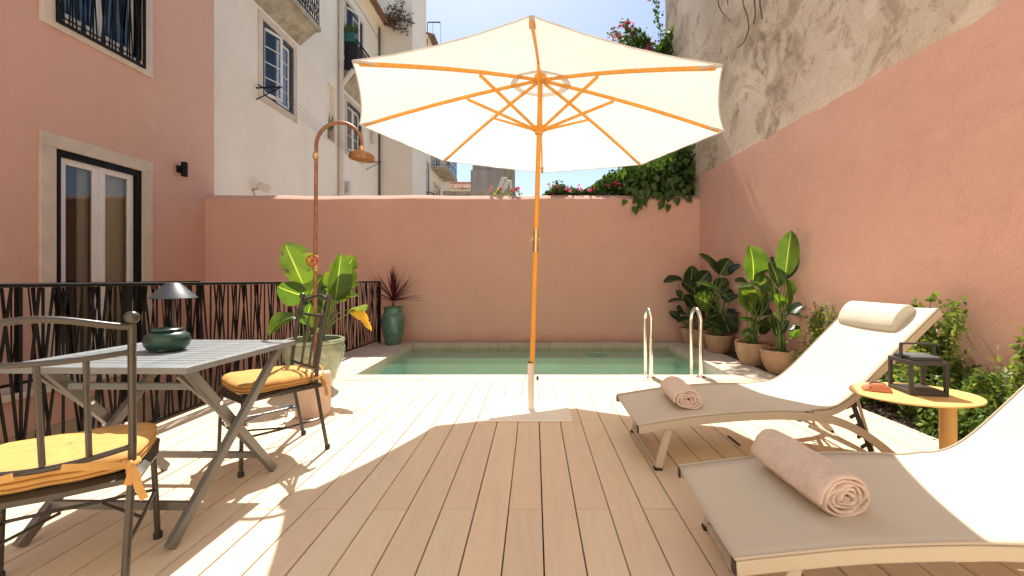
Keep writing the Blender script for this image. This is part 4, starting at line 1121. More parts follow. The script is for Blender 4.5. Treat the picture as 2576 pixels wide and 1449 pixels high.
# ================================================================== LOUNGERS
def smooth_path(pts, n=6):
    out = []
    P_ = [Vector(p) for p in pts]; P_ = [P_[0]*2-P_[1]] + P_ + [P_[-1]*2-P_[-2]]
    for i in range(1, len(P_)-2):
        for k in range(n):
            t_ = k/n
            a, b_, c, d = P_[i-1], P_[i], P_[i+1], P_[i+2]
            out.append(.5*((2*b_)+(c-a)*t_+(2*a-5*b_+4*c-d)*t_*t_+(3*b_-a-3*c+d)*t_**3))
    out.append(P_[-2]); return out
HW = .325
def make_lounger():
    lo = thing('sun_lounger', 'l', 'sun lounger')
    fr, sg = M['frame'], M['sling']
    def Q(b_, name, mat=fr, par=lo, **k): return b_.build(name, mat, par, world=False, **k)
    rail = smooth_path([(0, 0, .243), (.18, 0, .272), (.40, 0, .302), (.736, 0, .325), (1.03, 0, .315), (1.21, 0, .268), (1.36, 0, .18), (1.475, 0, .085), (1.545, 0, .012)])
    back = smooth_path([(1.01, 0, .335), (1.10, 0, .342), (1.19, 0, .382), (1.30, 0, .475), (1.52, 0, .70), (1.745, 0, .925)])
    pr = [(-.014, -.024), (.014, -.024), (.014, .022), (-.014, .022)]
    for s_ in (-1, 1):
        y = s_*(HW-.012)
        rp = Q(MB().sweep([p+Vector((0, y, -.004)) for p in rail], pr, side=(0, 1, 0)), 'side_rail', bevel=.005)
        Q(MB().sweep([p+Vector((0, y-s_*.002, -.004)) for p in back], [(-.013, -.02), (.013, -.02), (.013, .018), (-.013, .018)], side=(0, 1, 0)), 'back_rail', bevel=.005)
        Q(MB().box(-.006, .0, y-.013, y+.013, .22, .262), 'end_cap', M['plastic_black'], par=rp)
        Q(MB().box(-.02, .02, -.012, .012, 0, .012, Matrix.Translation((1.545, y, 0))), 'foot_cap', M['plastic_black'], par=rp)
        # ratchet
        t = MB(); t.bar((1.255, y-s_*.03, .40), (1.37, y-s_*.03, .10), .008, .026, up=(1, 0, 0))
        for q in range(5): t.bar((1.262+.022*q, y-s_*.03, .375-.058*q), (1.225+.022*q, y-s_*.03, .355-.058*q), .009, .018)
        Q(MB().bar((1.29, y-s_*.045, .44), (1.40, y-s_*.045, .07), .010, .016, up=(1, 0, 0)), 'support_arm', bevel=.002)
        Q(t, 'ratchet', M['plastic_black'])
        Q(MB().bar((1.02, y-s_*.05, .24), (1.40, y-s_*.05, .06), .018, .018), 'support_arm', bevel=.003)
    Q(MB().bar((1.40, -HW+.06, .06), (1.40, HW-.06, .06), .018, .018), 'crossbar', bevel=.003)
    Q(MB().bar((.05, -HW+.03, .232), (.05, HW-.03, .232), .022, .022), 'crossbar', bevel=.003)
    Q(MB().bar((.95, -HW+.03, .285), (.95, HW-.03, .285), .022, .022), 'crossbar', bevel=.003)
    Q(MB().bar((1.735, -HW+.03, .912), (1.735, HW-.03, .912), .022, .022), 'crossbar', bevel=.003)
    for s_ in (-1, 1):
        y = s_*(HW-.028)
        lg = Q(MB().bar((.185, y, .255), (.118, y, .012), .028, .042, up=(1, 0, 0)), 'leg', bevel=.005)
        Q(MB().box(.095, .14, y-.018, y+.018, 0, .014), 'foot_cap', M['plastic_black'], par=lg)
    Q(MB().bar((.118, -HW+.045, .022), (.118, HW-.045, .022), .026, .026), 'floor_bar', bevel=.005)
    # sling
    top_path = [p for p in rail if p.x < .98]
    prof_ = top_path + back[2:]
    P = []
    NJ = 12
    for i, p in enumerate(prof_):
        row = []
        t0 = prof_[max(0, i-1)]; t1 = prof_[min(len(prof_)-1, i+1)]; tg = (t1-t0).normalized(); nrm = Vector((-tg.z, 0, tg.x))
        for j in range(NJ+1):
            f = j/NJ; y = -HW+.004+(2*HW-.008)*f; sag = -.016*(4*f*(1-f))
            row.append(p + nrm*(.021+sag) + Vector((0, y, 0)))
        P.append(row)
    sl_ = Q(MB().grid(P, uv=False), 'sling', sg, smooth='all', solid=.003)
    for j in (0, NJ): Q(MB().tube([row[j] + Vector((0, 0, .003)) for row in P], .0042, 6), 'piping', fr, par=sl_, smooth=True)
    return lo
lo1 = make_lounger(); lo1.location = (.60, 2.78, 0)
lo1['label'] = 'farther cream sling sun lounger with raised back and head pillow, nearer the pool'; lo1['group'] = 'pair of cream sun loungers'
lo2 = copy_tree(lo1); lo2.location = (.632, 1.610, 0); lo2.rotation_euler = (0, 0, R(-4.2))
lo2['label'] = 'nearest cream sling sun lounger, cut off by the right picture edge'

# pillow on far lounger
pw = thing('head_pillow', 'cream wedge-shaped head pillow on the far sun lounger back', 'pillow', (.60+1.6, 2.78, .85))
ax = Vector((.225, 0, .225)).normalized(); nz = Vector((-ax.z, 0, ax.x))
t = MB(); prf = []
for a in np.linspace(0, math.pi, 14):
    prf.append((.098*math.cos(a), .068*math.sin(a)**.7*(1+.25*math.cos(a))))
prf += [(-.098, -.004), (.098, -.004)]
P0 = Vector((.60+1.668, 2.83, .846)) + nz*.012
ysx = [-.236, -.233, -.226, -.12, 0, .12, .226, .233, .236]; sc = [.92, .97, 1, 1.0, 1.0, 1.0, 1, .97, .92]
for y, s_ in zip(ysx, sc):
    for (u, v) in prf: t.v.append(P0 + ax*u*s_ + nz*(v*s_) + Vector((0, y, 0)))
m_ = len(prf)
for i in range(len(ysx)-1):
    for j in range(m_):
        a = i*m_+j; b_ = i*m_+(j+1) % m_; t.f.append((a, b_, b_+m_, a+m_))
t.f.append(tuple(range(m_))); t.f.append(tuple((len(ysx)-1)*m_+j for j in reversed(range(m_))))
t.build('pillow_body', M['pillow'], pw, smooth=True)

# rolled towels
def towel(loc, rotz, Rr, Lh, turns, label, seed):
    g = np.random.default_rng(seed)
    N = int(turns*26); th_ = Rr/turns*.82
    NJ = 22; P = []
    wob = g.uniform(-1, 1, 40)
    for i in range(N+1):
        a = 2*math.pi*turns*i/N; r = .006 + (Rr-.006-th_/2)*(i/N)**.9
        r *= 1 + .07*math.sin(a*2.0+wob[0]*3)*.6 + .05*math.sin(a*3.3+wob[1]*4)
        row = []
        for j in range(NJ+1):
            f = j/NJ*2-1
            yo = f*Lh + (.010*math.sin(a*1.0+wob[3]*5)+.006*math.sin(a*2.7+wob[4]*5))*f
            rj = r*(1-.05*abs(f)**8)
            rj += .0018*math.sin(f*9+a*3) 
            x = rj*math.cos(a+2.2)*1.08; z = rj*math.sin(a+2.2)*.86
            row.append((x, yo, z))
        P.append(row)
    o = MB().grid(P, uv=False).build('rolled_towel', M['towel'], smooth='all', solid=th_*.86)
    m = o.modifiers.new('sub', 'SUBSURF'); m.levels = 1; m.render_levels = 1
    tx = bpy.data.textures.new('fluff', 'CLOUDS'); tx.noise_scale = .012; tx.noise_depth = 3
    dm_ = o.modifiers.new('fluff', 'DISPLACE'); dm_.texture = tx; dm_.strength = .006; dm_.mid_level = .5
    o.location = loc; o.rotation_euler = (0, 0, rotz)
    tag(o, label, 'towel', 'rolled blush towels')
towel((.955, 2.80, .297+.068), R(-3), .083, .19, 4.2, 'rolled blush pink towel on the farther lounger near the pool ladder', 1)
towel((1.035, 1.635, .302+.079), R(2), .096, .215, 5.2, 'large rolled blush pink towel on the nearest lounger', 4)

# ================================================================== SIDE TABLE + THINGS ON IT
STZ = .53
st = thing('side_table', 'oval mustard yellow side table on one column between the loungers', 'side table', (1.93, 2.17, 0))
MB().lathe([(.272, -.010), (.285, -.008), (.287, -.003), (.285, 0), (.27, .0005)], (1.93, 2.17, STZ), 64, sx=1.0, sy=.80).build('tabletop', M['yellow_table'], st, smooth=True)
MB().lathe([(.034, .006), (.034, STZ-.0105)], (2.065, 2.13, 0), 32).build('column', M['yellow_table'], st, smooth=True)
MB().lathe([(.16, .001), (.16, .006)], (2.03, 2.14, 0), 48, sy=.8).build('foot_plate', M['yellow_table'], st, smooth=True)
ln = thing('lantern', 'charcoal open-frame solar lantern with carrying handle on the yellow table', 'lantern', (1.965, 2.19, STZ+.001), (0, 0, R(-9)))
def Q(b_, name, mat=M['lantern'], par=ln, **k): return b_.build(name, mat, par, world=False, **k)
h = .085
Q(MB().box(-h, h, -h, h, 0, .022), 'base', bevel=.002)
for sx in (-1, 1):
    for sy in (-1, 1): Q(MB().box(sx*(h-.008)-.008, sx*(h-.008)+.008, sy*(h-.008)-.008, sy*(h-.008)+.008, .0225, .150), 'post', bevel=.0015)
t = MB(); t.box(-h, h, -h, -h+.018, .1505, .170); t.box(-h, h, h-.018, h, .1505, .170); t.box(-h, -h+.018, -h+.018, h-.018, .1505, .170); t.box(h-.018, h, -h+.018, h-.018, .1505, .170)
Q(t, 'top_frame', bevel=.0015)
Q(MB().box(-.055, .055, -.055, .055, .15, .172), 'light_module', M['frame'])
sol = Q(MB().box(-.068, .068, -.068, .068, .1705, .186), 'solar_lid', bevel=.002)
for i in range(11): Q(MB().box(-.062, .062, -.06+.0115*i, -.054+.0115*i, .1865, .192), 'rib', M['table_metal'], par=sol)
for s_ in (-1, 1): Q(MB().box(s_*.075-.004, s_*.075+.004, -.008, .008, .165, .243), 'handle_arm')
Q(MB().box(-.079, .079, -.008, .008, .2435, .252), 'handle_grip', bevel=.002)
pc = thing('leather_pouch', 'small terracotta leather pouch with black cord on the yellow table', 'pouch', (1.775, 2.215, STZ+.001), (0, 0, R(-28)))
t = MB(); secs = [(-.06, .028, .004), (-.055, .034, .012), (-.02, .037, .024), (.02, .037, .025), (.055, .034, .014), (.062, .030, .005)]
for (x, hy, hz) in secs:
    for (a, b_) in ((-1, .05), (-.96, .55), (-.6, 1), (.6, 1), (.96, .55), (1, .05)): t.v.append(Vector((x, a*hy, b_*hz*1.55)))
for i in range(5):
    for j in range(6):
        a = i*6+j; b_ = i*6+(j+1) % 6; t.f.append((a, b_, b_+6, a+6))
t.f.append((0, 1, 2, 3, 4, 5)); t.f.append(tuple(30+j for j in (5, 4, 3, 2, 1, 0)))
Q(t, 'body', M['leather'], par=pc, smooth=True)
Q(MB().tube([(-.03, -.038, .015), (-.028, -.01, .039), (-.01, .01, .0405), (.03, .012, .040), (.056, .034, .016)], .0025, 6), 'cord', M['plastic_black'], par=pc)

# ================================================================== SHOWER
sh = thing('outdoor_shower', 'rusty copper pipe shower with arched neck and round rose', 'shower', (-1.80, 3.47, 0))
blk = MB().lathe([(.118, 0), (.127, .006), (.130, .03), (.130, .325), (.126, .342), (.118, .35), (.02, .353)], (-1.80, 3.47, 0), 40, sx=1.02, sy=.95)
blk.build('wooden_base', M['wood_block'], sh, smooth=True)
sx_, sy_, sz_ = -1.785, 3.47, 2.19
arc = [(sx_, sy_, .35), (sx_+.002, sy_, 1.2), (sx_+.01, sy_, sz_)] + [(sx_+.01+.187-.187*math.cos(a), sy_, sz_+.187*math.sin(a)) for a in np.linspace(.12, math.pi*.93, 18)]
arc += [(sx_+.01+.372, sy_, sz_-.03)]
pp_ = MB().tube(arc, .0145, 12).build('pipe', M['copper'], sh, smooth=True)
for z, hh in ((2.08, .055), (1.17, .13), (.37, .07)):
    MB().lathe([(.016, 0), (.02, .006), (.021, hh*.5), (.02, hh-.006), (.016, hh)], (sx_+.004*(z > 1), sy_, z), 14).build('joint', M['copper_joint'], sh, smooth=True)
MB().lathe([(.02, 0), (.022, .05)], (sx_+.382, sy_, sz_-.055), 14).build('joint', M['copper_joint'], sh, smooth=True)
v_ = MB().tube([(sx_-.03+.0*a, sy_-.04, 1.25) for a in (0,)] + [(sx_, sy_-.02, 1.25)], .008, 8).build('valve', M['copper_joint'], sh)
t = MB(); t.tube([(sx_+.042*math.cos(a), sy_-.05, 1.25+.042*math.sin(a)) for a in np.linspace(0, 2*math.pi, 20, endpoint=False)], .006, 6, closed=True)
for a in (0, R(60), R(120)): t.cyl((sx_-.042*math.cos(a), sy_-.05, 1.25-.042*math.sin(a)), (sx_+.042*math.cos(a), sy_-.05, 1.25+.042*math.sin(a)), .004, 6)
t.build('hand_wheel', M['red'], v_)
Rm = Matrix.Rotation(R(6), 4, 'Y')
MB().lathe([(.098, -.072), (.100, -.066), (.099, -.052), (.095, -.050), (.097, -.046), (.096, -.028), (.075, -.012), (.03, -.004), (.02, 0)], (sx_+.385, sy_, sz_-.045), 40, M=Rm).build('shower_rose', M['rust'], sh, smooth=True)
tp = thing('floor_tap', 'little brass tap with blue lever at the foot of the shower block', 'tap', (-1.90, 3.35, .06))
MB().tube([(-1.85, 3.375, .085), (-1.90, 3.335, .085), (-1.925, 3.315, .075), (-1.93, 3.31, .03)], .011, 8).build('spout', M['steel'], tp, smooth=True)
MB().bar((-1.955, 3.31, .112), (-1.88, 3.34, .115), .02, .008).build('lever', M['blue'], tp, bevel=.002)

# ================================================================== LADDER RAILS
for i, (x, y0_, y1_, lab) in enumerate(((1.29, 4.72, 4.97, 'left polished steel pool grab rail at the pool edge'), (1.855, 4.76, 5.05, 'right polished steel pool grab rail, nearer the clay pots'))):
    g = thing('pool_grab_rail', lab, 'grab rail', (x, y0_, .004), group='pool grab rails')
    rr = (y1_-y0_)/2; zc = .755-rr
    pts = [(x, y0_, .01), (x, y0_, zc)] + [(x, y0_+rr-rr*math.cos(a), zc+rr*math.sin(a)) for a in np.linspace(.15, math.pi-.15, 14)] + [(x, y1_, zc), (x, y1_, -.9)]
    MB().tube(pts, .023, 16).build('rail', M['steel'], g, smooth=True)
    MB().lathe([(.052, .004), (.05, .012), (.03, .020), (.022, .022)], (x, y0_, 0), 28).build('flange', M['steel'], g, smooth=True)
sl_ = MB().box(1.352, 1.372, 2.83, 3.0, .0012, .004, Matrix.Rotation(0, 4, 'Z')).build('deck_slot', M['plastic_black']); tag(sl_, 'small black recessed pull slot in a deck board under the far lounger', 'slot')

# ================================================================== POTS AND PADDLE-LEAF PLANTS
def leaf_pts(base, tip, width, facing, sag=.12, fold=.25, asym=0, wavy=.02, tears=0, seed=0):
    g = random.Random(seed)
    base = Vector(base); tip = Vector(tip); ax_ = tip-base; Ln = ax_.length; ax_.normalize()
    F = Vector(facing); F = (F-ax_*F.dot(ax_)).normalized(); side = ax_.cross(F).normalized()
    NI, NJ = 22, 10
    P = []
    for i in range(NI+1):
        u = i/NI
        w = width*.5*(math.sin(math.pi*min(1, u*.93+.05))**.62) * (1 - .25*u)
        if u > .93: w *= (1-u)/.07*.9 + .05
        c = base + ax_*Ln*u + F*sag*Ln*(4*u*(1-u))*.5 - Vector((0, 0, 1))*sag*Ln*u*u*.35
        row = []
        for j in range(NJ+1):
            v = j/NJ*2-1
            ww = w*(1+asym*v)
            cut = 1.0
            if tears and abs(v) > .7:
                hsh = math.sin((i*7.3+(3 if v > 0 else 11)+seed)*2.1)
                if hsh > 1-tears: cut = .62
            row.append(c + side*v*ww*cut + F*(abs(v)**1.25)*ww*fold + F*wavy*width*math.sin(u*11+v*2+seed)*abs(v))
        P.append(row)
    return P
def add_leaf(root, foot, base, tip, width, facing=(0, -1, .25), mat='leaf', **kw):
    base = Vector(base); foot = Vector(foot)
    P = leaf_pts(base, tip, width, facing, seed=len(bpy.data.objects), **kw)
    lf = MB().grid(P).build('leaf', M[mat], root, smooth='all', uv=True)
    ax_ = Vector(tip)-base
    mid = foot.lerp(base, .5) + Vector((0, 0, .10*(base-foot).length)) 
    ctrl = base - ax_.normalized()*(base-foot).length*.35
    pts = []
    for k in range(9):
        f = k/8
        a = foot.lerp(foot+Vector((0, 0, (base-foot).length*.5)), f); b_ = ctrl.lerp(base, f)
        c1_ = foot.lerp(foot+Vector((0, 0, 1))*(base-foot).length*.4, f)
        c2_ = (foot+Vector((0, 0, 1))*(base-foot).length*.4).lerp(ctrl, f)
        q1 = c1_.lerp(c2_, f); q2 = c2_.lerp(b_, f)
        pts.append(q1.lerp(q2, f))
    MB().tube(pts, lambda u: .011-.006*u, 7).build('stem', M['petiole'], root, smooth='all')
    return lf
def bowl(root, c, r, h, mat='terracotta', soil=True):
    prof = [(r*.42, 0), (r*.60, .01), (r*.82, h*.3), (r*.95, h*.62), (r, h*.93), (r*1.0, h), (r*.92, h), (r*.90, h*.9), (r*.7, h*.4)]
    MB().lathe(prof, c, 48).build('pot', M[mat], root, smooth=True)
    if soil:
        t = MB().lathe([(r*.90, h*.86), (r*.6, h*.90), (.01, h*.93)], c, 32)
        for i in range(90):
            a = rng.uniform(0, 6.28); q = rng.uniform(0, r*.85); s_ = rng.uniform(.006, .016)
            t.box(-s_, s_, -s_*.6, s_*.6, 0, s_, Matrix.Translation(Vector(c)+Vector((q*math.cos(a), q*math.sin(a), h*.89))) @ Matrix.Rotation(a*3, 4, 'Z') @ Matrix.Rotation(.5, 4, 'X'))
        t.build('soil', M['dry'], root)

# jade planter
JC = Vector((-2.21, 4.28, 0))
jp = thing('potted_plant', 'bird of paradise plant in a big jade glazed urn beside the shower', 'potted plant', JC)
prof = [(.15, 0), (.165, .01), (.20, .12), (.25, .26), (.283, .36), (.288, .41), (.272, .452), (.262, .462), (.278, .470), (.285, .485), (.280, .500), (.262, .506), (.245, .50), (.24, .46), (.26, .40), (.2, .1)]
MB().lathe(prof, JC, 64).build('pot', M['jade_pot'], jp, smooth=True)
MB().lathe([(.255, .43), (.1, .45), (.01, .455)], JC, 32).build('soil', M['soil'], jp)
ft = lambda dx=0, dy=0: JC + Vector((dx, dy, .45))
def A(x, y, d=0): return at(x, y, 4.28+d)
add_leaf(jp, ft(.02, 0), A(762, 714, -.05), A(716, 606, -.12), 0.366, (.35, -1, .15), asym=.3, sag=.10, fold=.22, tears=.10)
add_leaf(jp, ft(.06, .03), A(843, 756, .05), A(893, 636, .0), 0.439, (-.25, -1, .1), mat='leaf', asym=.1, sag=.12, fold=.28, tears=.12)
add_leaf(jp, ft(.08, -.02), A(843, 756, -.1), A(858, 634, -.15), 0.256, (.9, -1, 0), asym=0, sag=.04, fold=.7)
add_leaf(jp, ft(-.05, 0), A(772, 746, -.05), A(697, 716, -.15), 0.317, (0, -1, -.35), sag=.15, fold=.2)
add_leaf(jp, ft(-.08, -.05), A(742, 796, -.1), A(676, 836, -.2), 0.207, (0, -1, .8), sag=.35, fold=.4)
add_leaf(jp, ft(-.02, .08), A(780, 742, .15), A(815, 690, .2), 0.293, (.1, -1, .9), sag=.1, mat='leaf')
add_leaf(jp, ft(.08, .02), A(850, 760, .0), A(908, 708, -.05), 0.171, (0, -.6, 1), sag=.1, fold=.35)
add_leaf(jp, ft(.08, .0), A(848, 762, -.05), A(902, 742, -.1), 0.183, (0, -.4, 1), sag=.1, fold=.3)
add_leaf(jp, ft(.1, -.05), A(880, 787, -.15), A(926, 764, -.25), 0.122, (0, -.8, -.6), mat='leaf_pale', sag=.08, fold=.5)
add_leaf(jp, ft(.11, -.05), A(886, 784, -.15), A(936, 822, -.25), 0.115, (.6, -1, .5), mat='leaf_yellow', sag=.45, fold=.35, tears=.25)
add_leaf(jp, ft(-.02, -.06), A(772, 818, -.12), A(782, 762, -.2), 0.268, (.2, -1, .7), sag=.1)
add_leaf(jp, ft(.02, -.08), A(828, 795, -.1), A(842, 752, -.2), 0.146, (-.5, -1, .2), sag=.08)
add_leaf(jp, ft(.0, -.08), A(812, 850, -.1), A(800, 822, -.2), 0.122, (-.2, -1, .2), sag=.08)
add_leaf(jp, ft(.0, .05), A(800, 790, .1), A(770, 752, .1), 0.244, (-.2, -1, .6), sag=.1, mat='leaf_dark')
add_leaf(jp, ft(.03, .0), A(812, 770, .1), A(832, 715, .15), 0.244, (.2, -1, .2), sag=.1, mat='leaf_dark')

# teal jar with red cordyline
TC = Vector((-2.36, 7.12, 0))
tj = thing('potted_plant', 'burgundy cordyline with spiky leaves in a teal glazed jar by the railing end', 'potted plant', TC)
prof = [(.115, 0), (.125, .01), (.16, .14), (.188, .30), (.193, .42), (.175, .485), (.150, .52), (.142, .56), (.148, .60), (.165, .612), (.165, .625), (.14, .625), (.135, .57)]
MB().lathe(prof, TC, 48).build('pot', M['teal_pot'], tj, smooth=True)
MB().lathe([(.138, .60), (.01, .61)], TC, 24).build('soil', M['soil'], tj)
MB().tube([TC+Vector((0, 0, .6)), TC+Vector((.005, 0, .74))], .02, 8).build('trunk', M['bark'], tj)
for i in range(46):
    g = random.Random(i*3+1); a = g.uniform(0, 6.28) if i > 7 else g.uniform(0, 6.28)
    el = R(g.uniform(5, 88)) if i > 8 else R(g.uniform(70, 88)); Ln = g.uniform(.42, .66)
    d = Vector((math.cos(a)*math.cos(el), math.sin(a)*math.cos(el)*.6, math.sin(el))); p0 = TC+Vector((0, 0, .70+.04*g.random()))
    sd = d.cross(Vector((0, 0, 1))).normalized(); P = []
    for k in range(8):
        u = k/7; w = .016*math.sin(math.pi*min(.97, u*.8+.2))+.001
        c = p0 + d*Ln*u - Vector((0, 0, 1))*(.22*(1-math.sin(el))*u*u*Ln)
        up = sd.cross(d)
        P.append([c-sd*w+up*w*.5, c, c+sd*w+up*w*.5])
    MB().grid(P).build('leaf', M['cordyline'], tj, smooth='all')

# clay pots on the right. (x,y in the photo)
def plant(c, r, h, label, leaves, group='clay bowls of paddle-leaf plants along the right wall', extra=0, seed=1, dark=True, spread=.4, zt=.9):
    c = Vector(c)
    root = thing('potted_plant', label, 'potted plant', c, group=group)
    bowl(root, c, r, h)
    for i, l_ in enumerate(leaves):
        (bx, by, tx_, ty_, w, mt, dy, fc) = l_
        foot = c + Vector((random.Random(i).uniform(-.05, .05), random.Random(i+9).uniform(-.05, .05), h*.88))
        add_leaf(root, foot, at(bx, by, c.y+dy), at(tx_, ty_, c.y+dy-.05), w*1.35, fc, mat=mt, sag=random.Random(i*5).uniform(.05, .16), fold=random.Random(i*7).uniform(.15, .45))
    g = random.Random(seed)
    for i in range(extra):
        a = g.uniform(0, 6.28); rr = g.uniform(.08, spread); z = g.uniform(.35, zt)
        b0 = c + Vector((rr*.6*math.cos(a), rr*.6*math.sin(a), z)); tp_ = b0 + Vector((math.cos(a)*g.uniform(.08, .2), math.sin(a)*.15, g.uniform(-.06, .18)))
        tp_.x = min(tp_.x, wall_x(tp_.y)-.02); b0.x = min(b0.x, wall_x(b0.y)-.03)
        add_leaf(root, c+Vector((.03*math.cos(a), .03*math.sin(a), h*.88)), b0, tp_, g.uniform(.09, .16), (g.uniform(-.3, .3), -1, g.uniform(.2, 1)), mat='leaf_dark' if dark else 'leaf', sag=.15, fold=.25)
    return root
f0 = (0, -1, .25); fu = (0, -.5, 1); fd = (.2, -1, -.2)
D = 'leaf_dark'; G = 'leaf'
plant((2.88, 4.98, -.01), .222, .285, 'tall lit bird of paradise in the nearest clay bowl on the right', [
    (1976, 690, 1991, 573, .20, G, -.05, (-.7, -1, 0)), (1973, 786, 1975, 694, .17, G, -.1, (.8, -1, 0)), (1976, 700, 2009, 640, .13, D, 0, fu),
    (1984, 790, 2036, 760, .13, D, 0, fu), (1992, 790, 2042, 800, .14, D, .02, fu), (1937, 660, 1960, 722, .20, D, .0, (.3, -1, .2)),
    (1968, 770, 1945, 740, .12, G, -.05, f0), (1985, 830, 2014, 822, .09, D, 0, fu), (1955, 845, 1940, 790, .10, D, .1, f0),
    (1990, 850, 2010, 815, .10, G, .05, f0), (1976, 750, 1988, 700, .14, G, .0, (.4, -1, 0)), (1960, 840, 1985, 805, .1, D, -.05, fu)], extra=3, seed=3, dark=False)
plant((2.80, 5.47, -.01), .215, .30, 'bird of paradise with bright backlit leaves in the second clay bowl from the right', [
    (1894, 704, 1885, 612, .30, G, -.08, (.15, -1, .1)), (1905, 720, 1938, 700, .24, G, -.1, (0, -1, .5)), (1893, 776, 1858, 722, .27, G, -.12, (.2, -1, .3)),
    (1892, 722, 1847, 706, .2, D, .05, fu), (1928, 722, 1852, 720, .09, G, -.1, fu), (1932, 650, 1897, 674, .15, D, 0, fu), (1932, 650, 1962, 676, .15, D, 0, fu),
    (1906, 812, 1857, 802, .11, G, -.05, fu), (1904, 812, 1950, 830, .13, G, -.05, fu), (1905, 792, 1954, 785, .15, D, .05, fu), (1905, 795, 1912, 740, .18, D, .08, f0),
    (1892, 830, 1866, 845, .09, G, -.1, fu), (1915, 840, 1930, 800, .12, D, .1, f0), (1925, 735, 1910, 760, .16, G, .0, f0)], extra=4, seed=5, dark=False)
plant((2.735, 6.34, 0), .20, .27, 'shaded leafy plant in the middle clay bowl beside the pool corner', [
    (1806, 690, 1757, 634, .14, D, 0, (.8, -1, .2)), (1811, 690, 1835, 648, .24, D, 0, f0), (1833, 686, 1863, 664, .13, D, -.1, fu), (1789, 768, 1746, 742, .26, G, -.1, f0),
    (1822, 741, 1749, 707, .15, G, -.15, fu), (1805, 772, 1771, 775, .16, D, 0, f0), (1815, 790, 1836, 840, .28, D, -.1, f0), (1842, 786, 1877, 780, .16, D, 0, fu),
    (1842, 790, 1868, 804, .14, D, 0, fu), (1800, 730, 1830, 700, .2, D, .1, f0), (1812, 745, 1846, 735, .18, D, .1, f0), (1806, 790, 1778, 800, .18, D, -.05, f0),
    (1830, 820, 1855, 835, .14, D, -.05, f0), (1822, 760, 1862, 740, .12, D, -.1, fu)], extra=14, seed=8, spread=.38, zt=.95)
plant((2.68, 6.82, 0), .185, .29, 'shaded plant in the tall clay bowl behind the pool corner', [
    (1756, 712, 1784, 680, .22, D, 0, f0), (1760, 745, 1790, 715, .2, D, 0, f0), (1765, 770, 1795, 750, .2, D, 0, f0), (1755, 780, 1735, 760, .16, D, -.1, f0), (1770, 800, 1752, 790, .15, D, -.1, f0)], extra=9, seed=13, spread=.3, zt=.85)
plant((2.62, 7.18, 0), .165, .27, 'shaded plant in the clay bowl in the wall corner, farthest of the five', [
    (1719, 707, 1668, 710, .20, D, -.05, fu), (1736, 720, 1741, 665, .24, D, 0, f0), (1716, 709, 1758, 740, .2, D, -.1, (0, -1, .6)), (1721, 756, 1678, 759, .10, D, 0, fu),
    (1728, 792, 1700, 786, .12, D, -.1, fu), (1732, 800, 1702, 810, .10, D, -.1, fu), (1745, 770, 1720, 740, .18, D, 0, f0)], extra=7, seed=17, spread=.28, zt=.8)

# ================================================================== SHRUBS
def bush(c, rx, ry, h, n, label, seed, leafsize=.017, young=.35, sprays=7, group='small leaved shrubs in the right planting bed'):
    c = Vector(c); g = np.random.default_rng(seed); n = int(n*.8); sprays += 3
    root = thing('shrub', label, 'shrub', c, group=group)
    st_ = MB(); centers = []; ycent = []
    nb = 30
    for i in range(nb+sprays):
        sp_ = i >= nb
        a = g.uniform(0, 2*math.pi); q = math.sqrt(g.random())
        hh = h*(1.0 + g.uniform(.05, .35)) if sp_ else h*g.uniform(.35, 1.0)*(1-.35*q*q)
        tipp = c + Vector((rx*q*math.cos(a)*(.6 if sp_ else 1), ry*q*math.sin(a)*(.7 if sp_ else 1), hh))
        tipp.x = min(tipp.x, wall_x(tipp.y)-.02)
        pts = [c+Vector((g.uniform(-.03, .03), g.uniform(-.03, .03), 0))]
        for k in range(1, 6):
            f = k/5; p = pts[0].lerp(tipp, f) + Vector(g.normal(0, .015, 3)); p.z = pts[0].z + (tipp.z-pts[0].z)*f**.85; pts.append(p)
        st_.tube([tuple(p) for p in pts], lambda u: .005*(1-.7*u)+.001, 5)
        for k in range(max(1, n//(nb+sprays))):
            f = g.uniform(.2, 1.02)**.7; i0 = min(4, int(f*5)); p = pts[i0].lerp(pts[i0+1], min(1.0, f*5-i0))
            rad = .022 if sp_ else .065
            centers.append(p+Vector(g.normal(0, rad, 3))); ycent.append(f > .8 or sp_)
    st_.build('stem', M['bark'], root)
    def leaves(sel, name, mat):
        idx = [i for i in range(len(centers)) if sel(i)]
        N = len(idx)
        if not N: return
        cc = np.array([tuple(centers[i]) for i in idx]) 
        cc[:, 0] = np.minimum(cc[:, 0], wall_x(cc[:, 1])-.01); cc[:, 2] = np.maximum(cc[:, 2], .01)
        d = g.normal(0, 1, (N, 3)); d[:, 2] = np.abs(d[:, 2])*.8+.1; d /= np.linalg.norm(d, axis=1)[:, None]
        s1 = np.cross(d, g.normal(0, 1, (N, 3))); s1 /= np.linalg.norm(s1, axis=1)[:, None]
        nn = np.cross(d, s1); L_ = (leafsize*1.12*g.uniform(.7, 1.5, N))[:, None]
        v0 = cc-d*L_; v1 = cc+s1*L_*.58+nn*L_*.12; v2 = cc+d*L_*1.1; v3 = cc-s1*L_*.58+nn*L_*.12
        V = np.stack([v0, v1, v2, v3], 1).reshape(-1, 3) - np.array(tuple(c))
        Fq = np.arange(4*N).reshape(-1, 4)
        F_ = np.concatenate([Fq[:, [0, 1, 2]], Fq[:, [0, 2, 3]]])
        me = bpy.data.meshes.new(name); me.from_pydata(V.tolist(), [], F_.tolist()); me.materials.append(M[mat])
        o = bpy.data.objects.new(name, me); C.objects.link(o); o.parent = root; o['kind'] = 'stuff'
    yg = g.random(len(centers))
    leaves(lambda i: not (ycent[i] and yg[i] < young*1.6), 'foliage', 'bush_leaf')
    leaves(lambda i: (ycent[i] and yg[i] < young*1.6), 'young_foliage', 'bush_leaf_young')
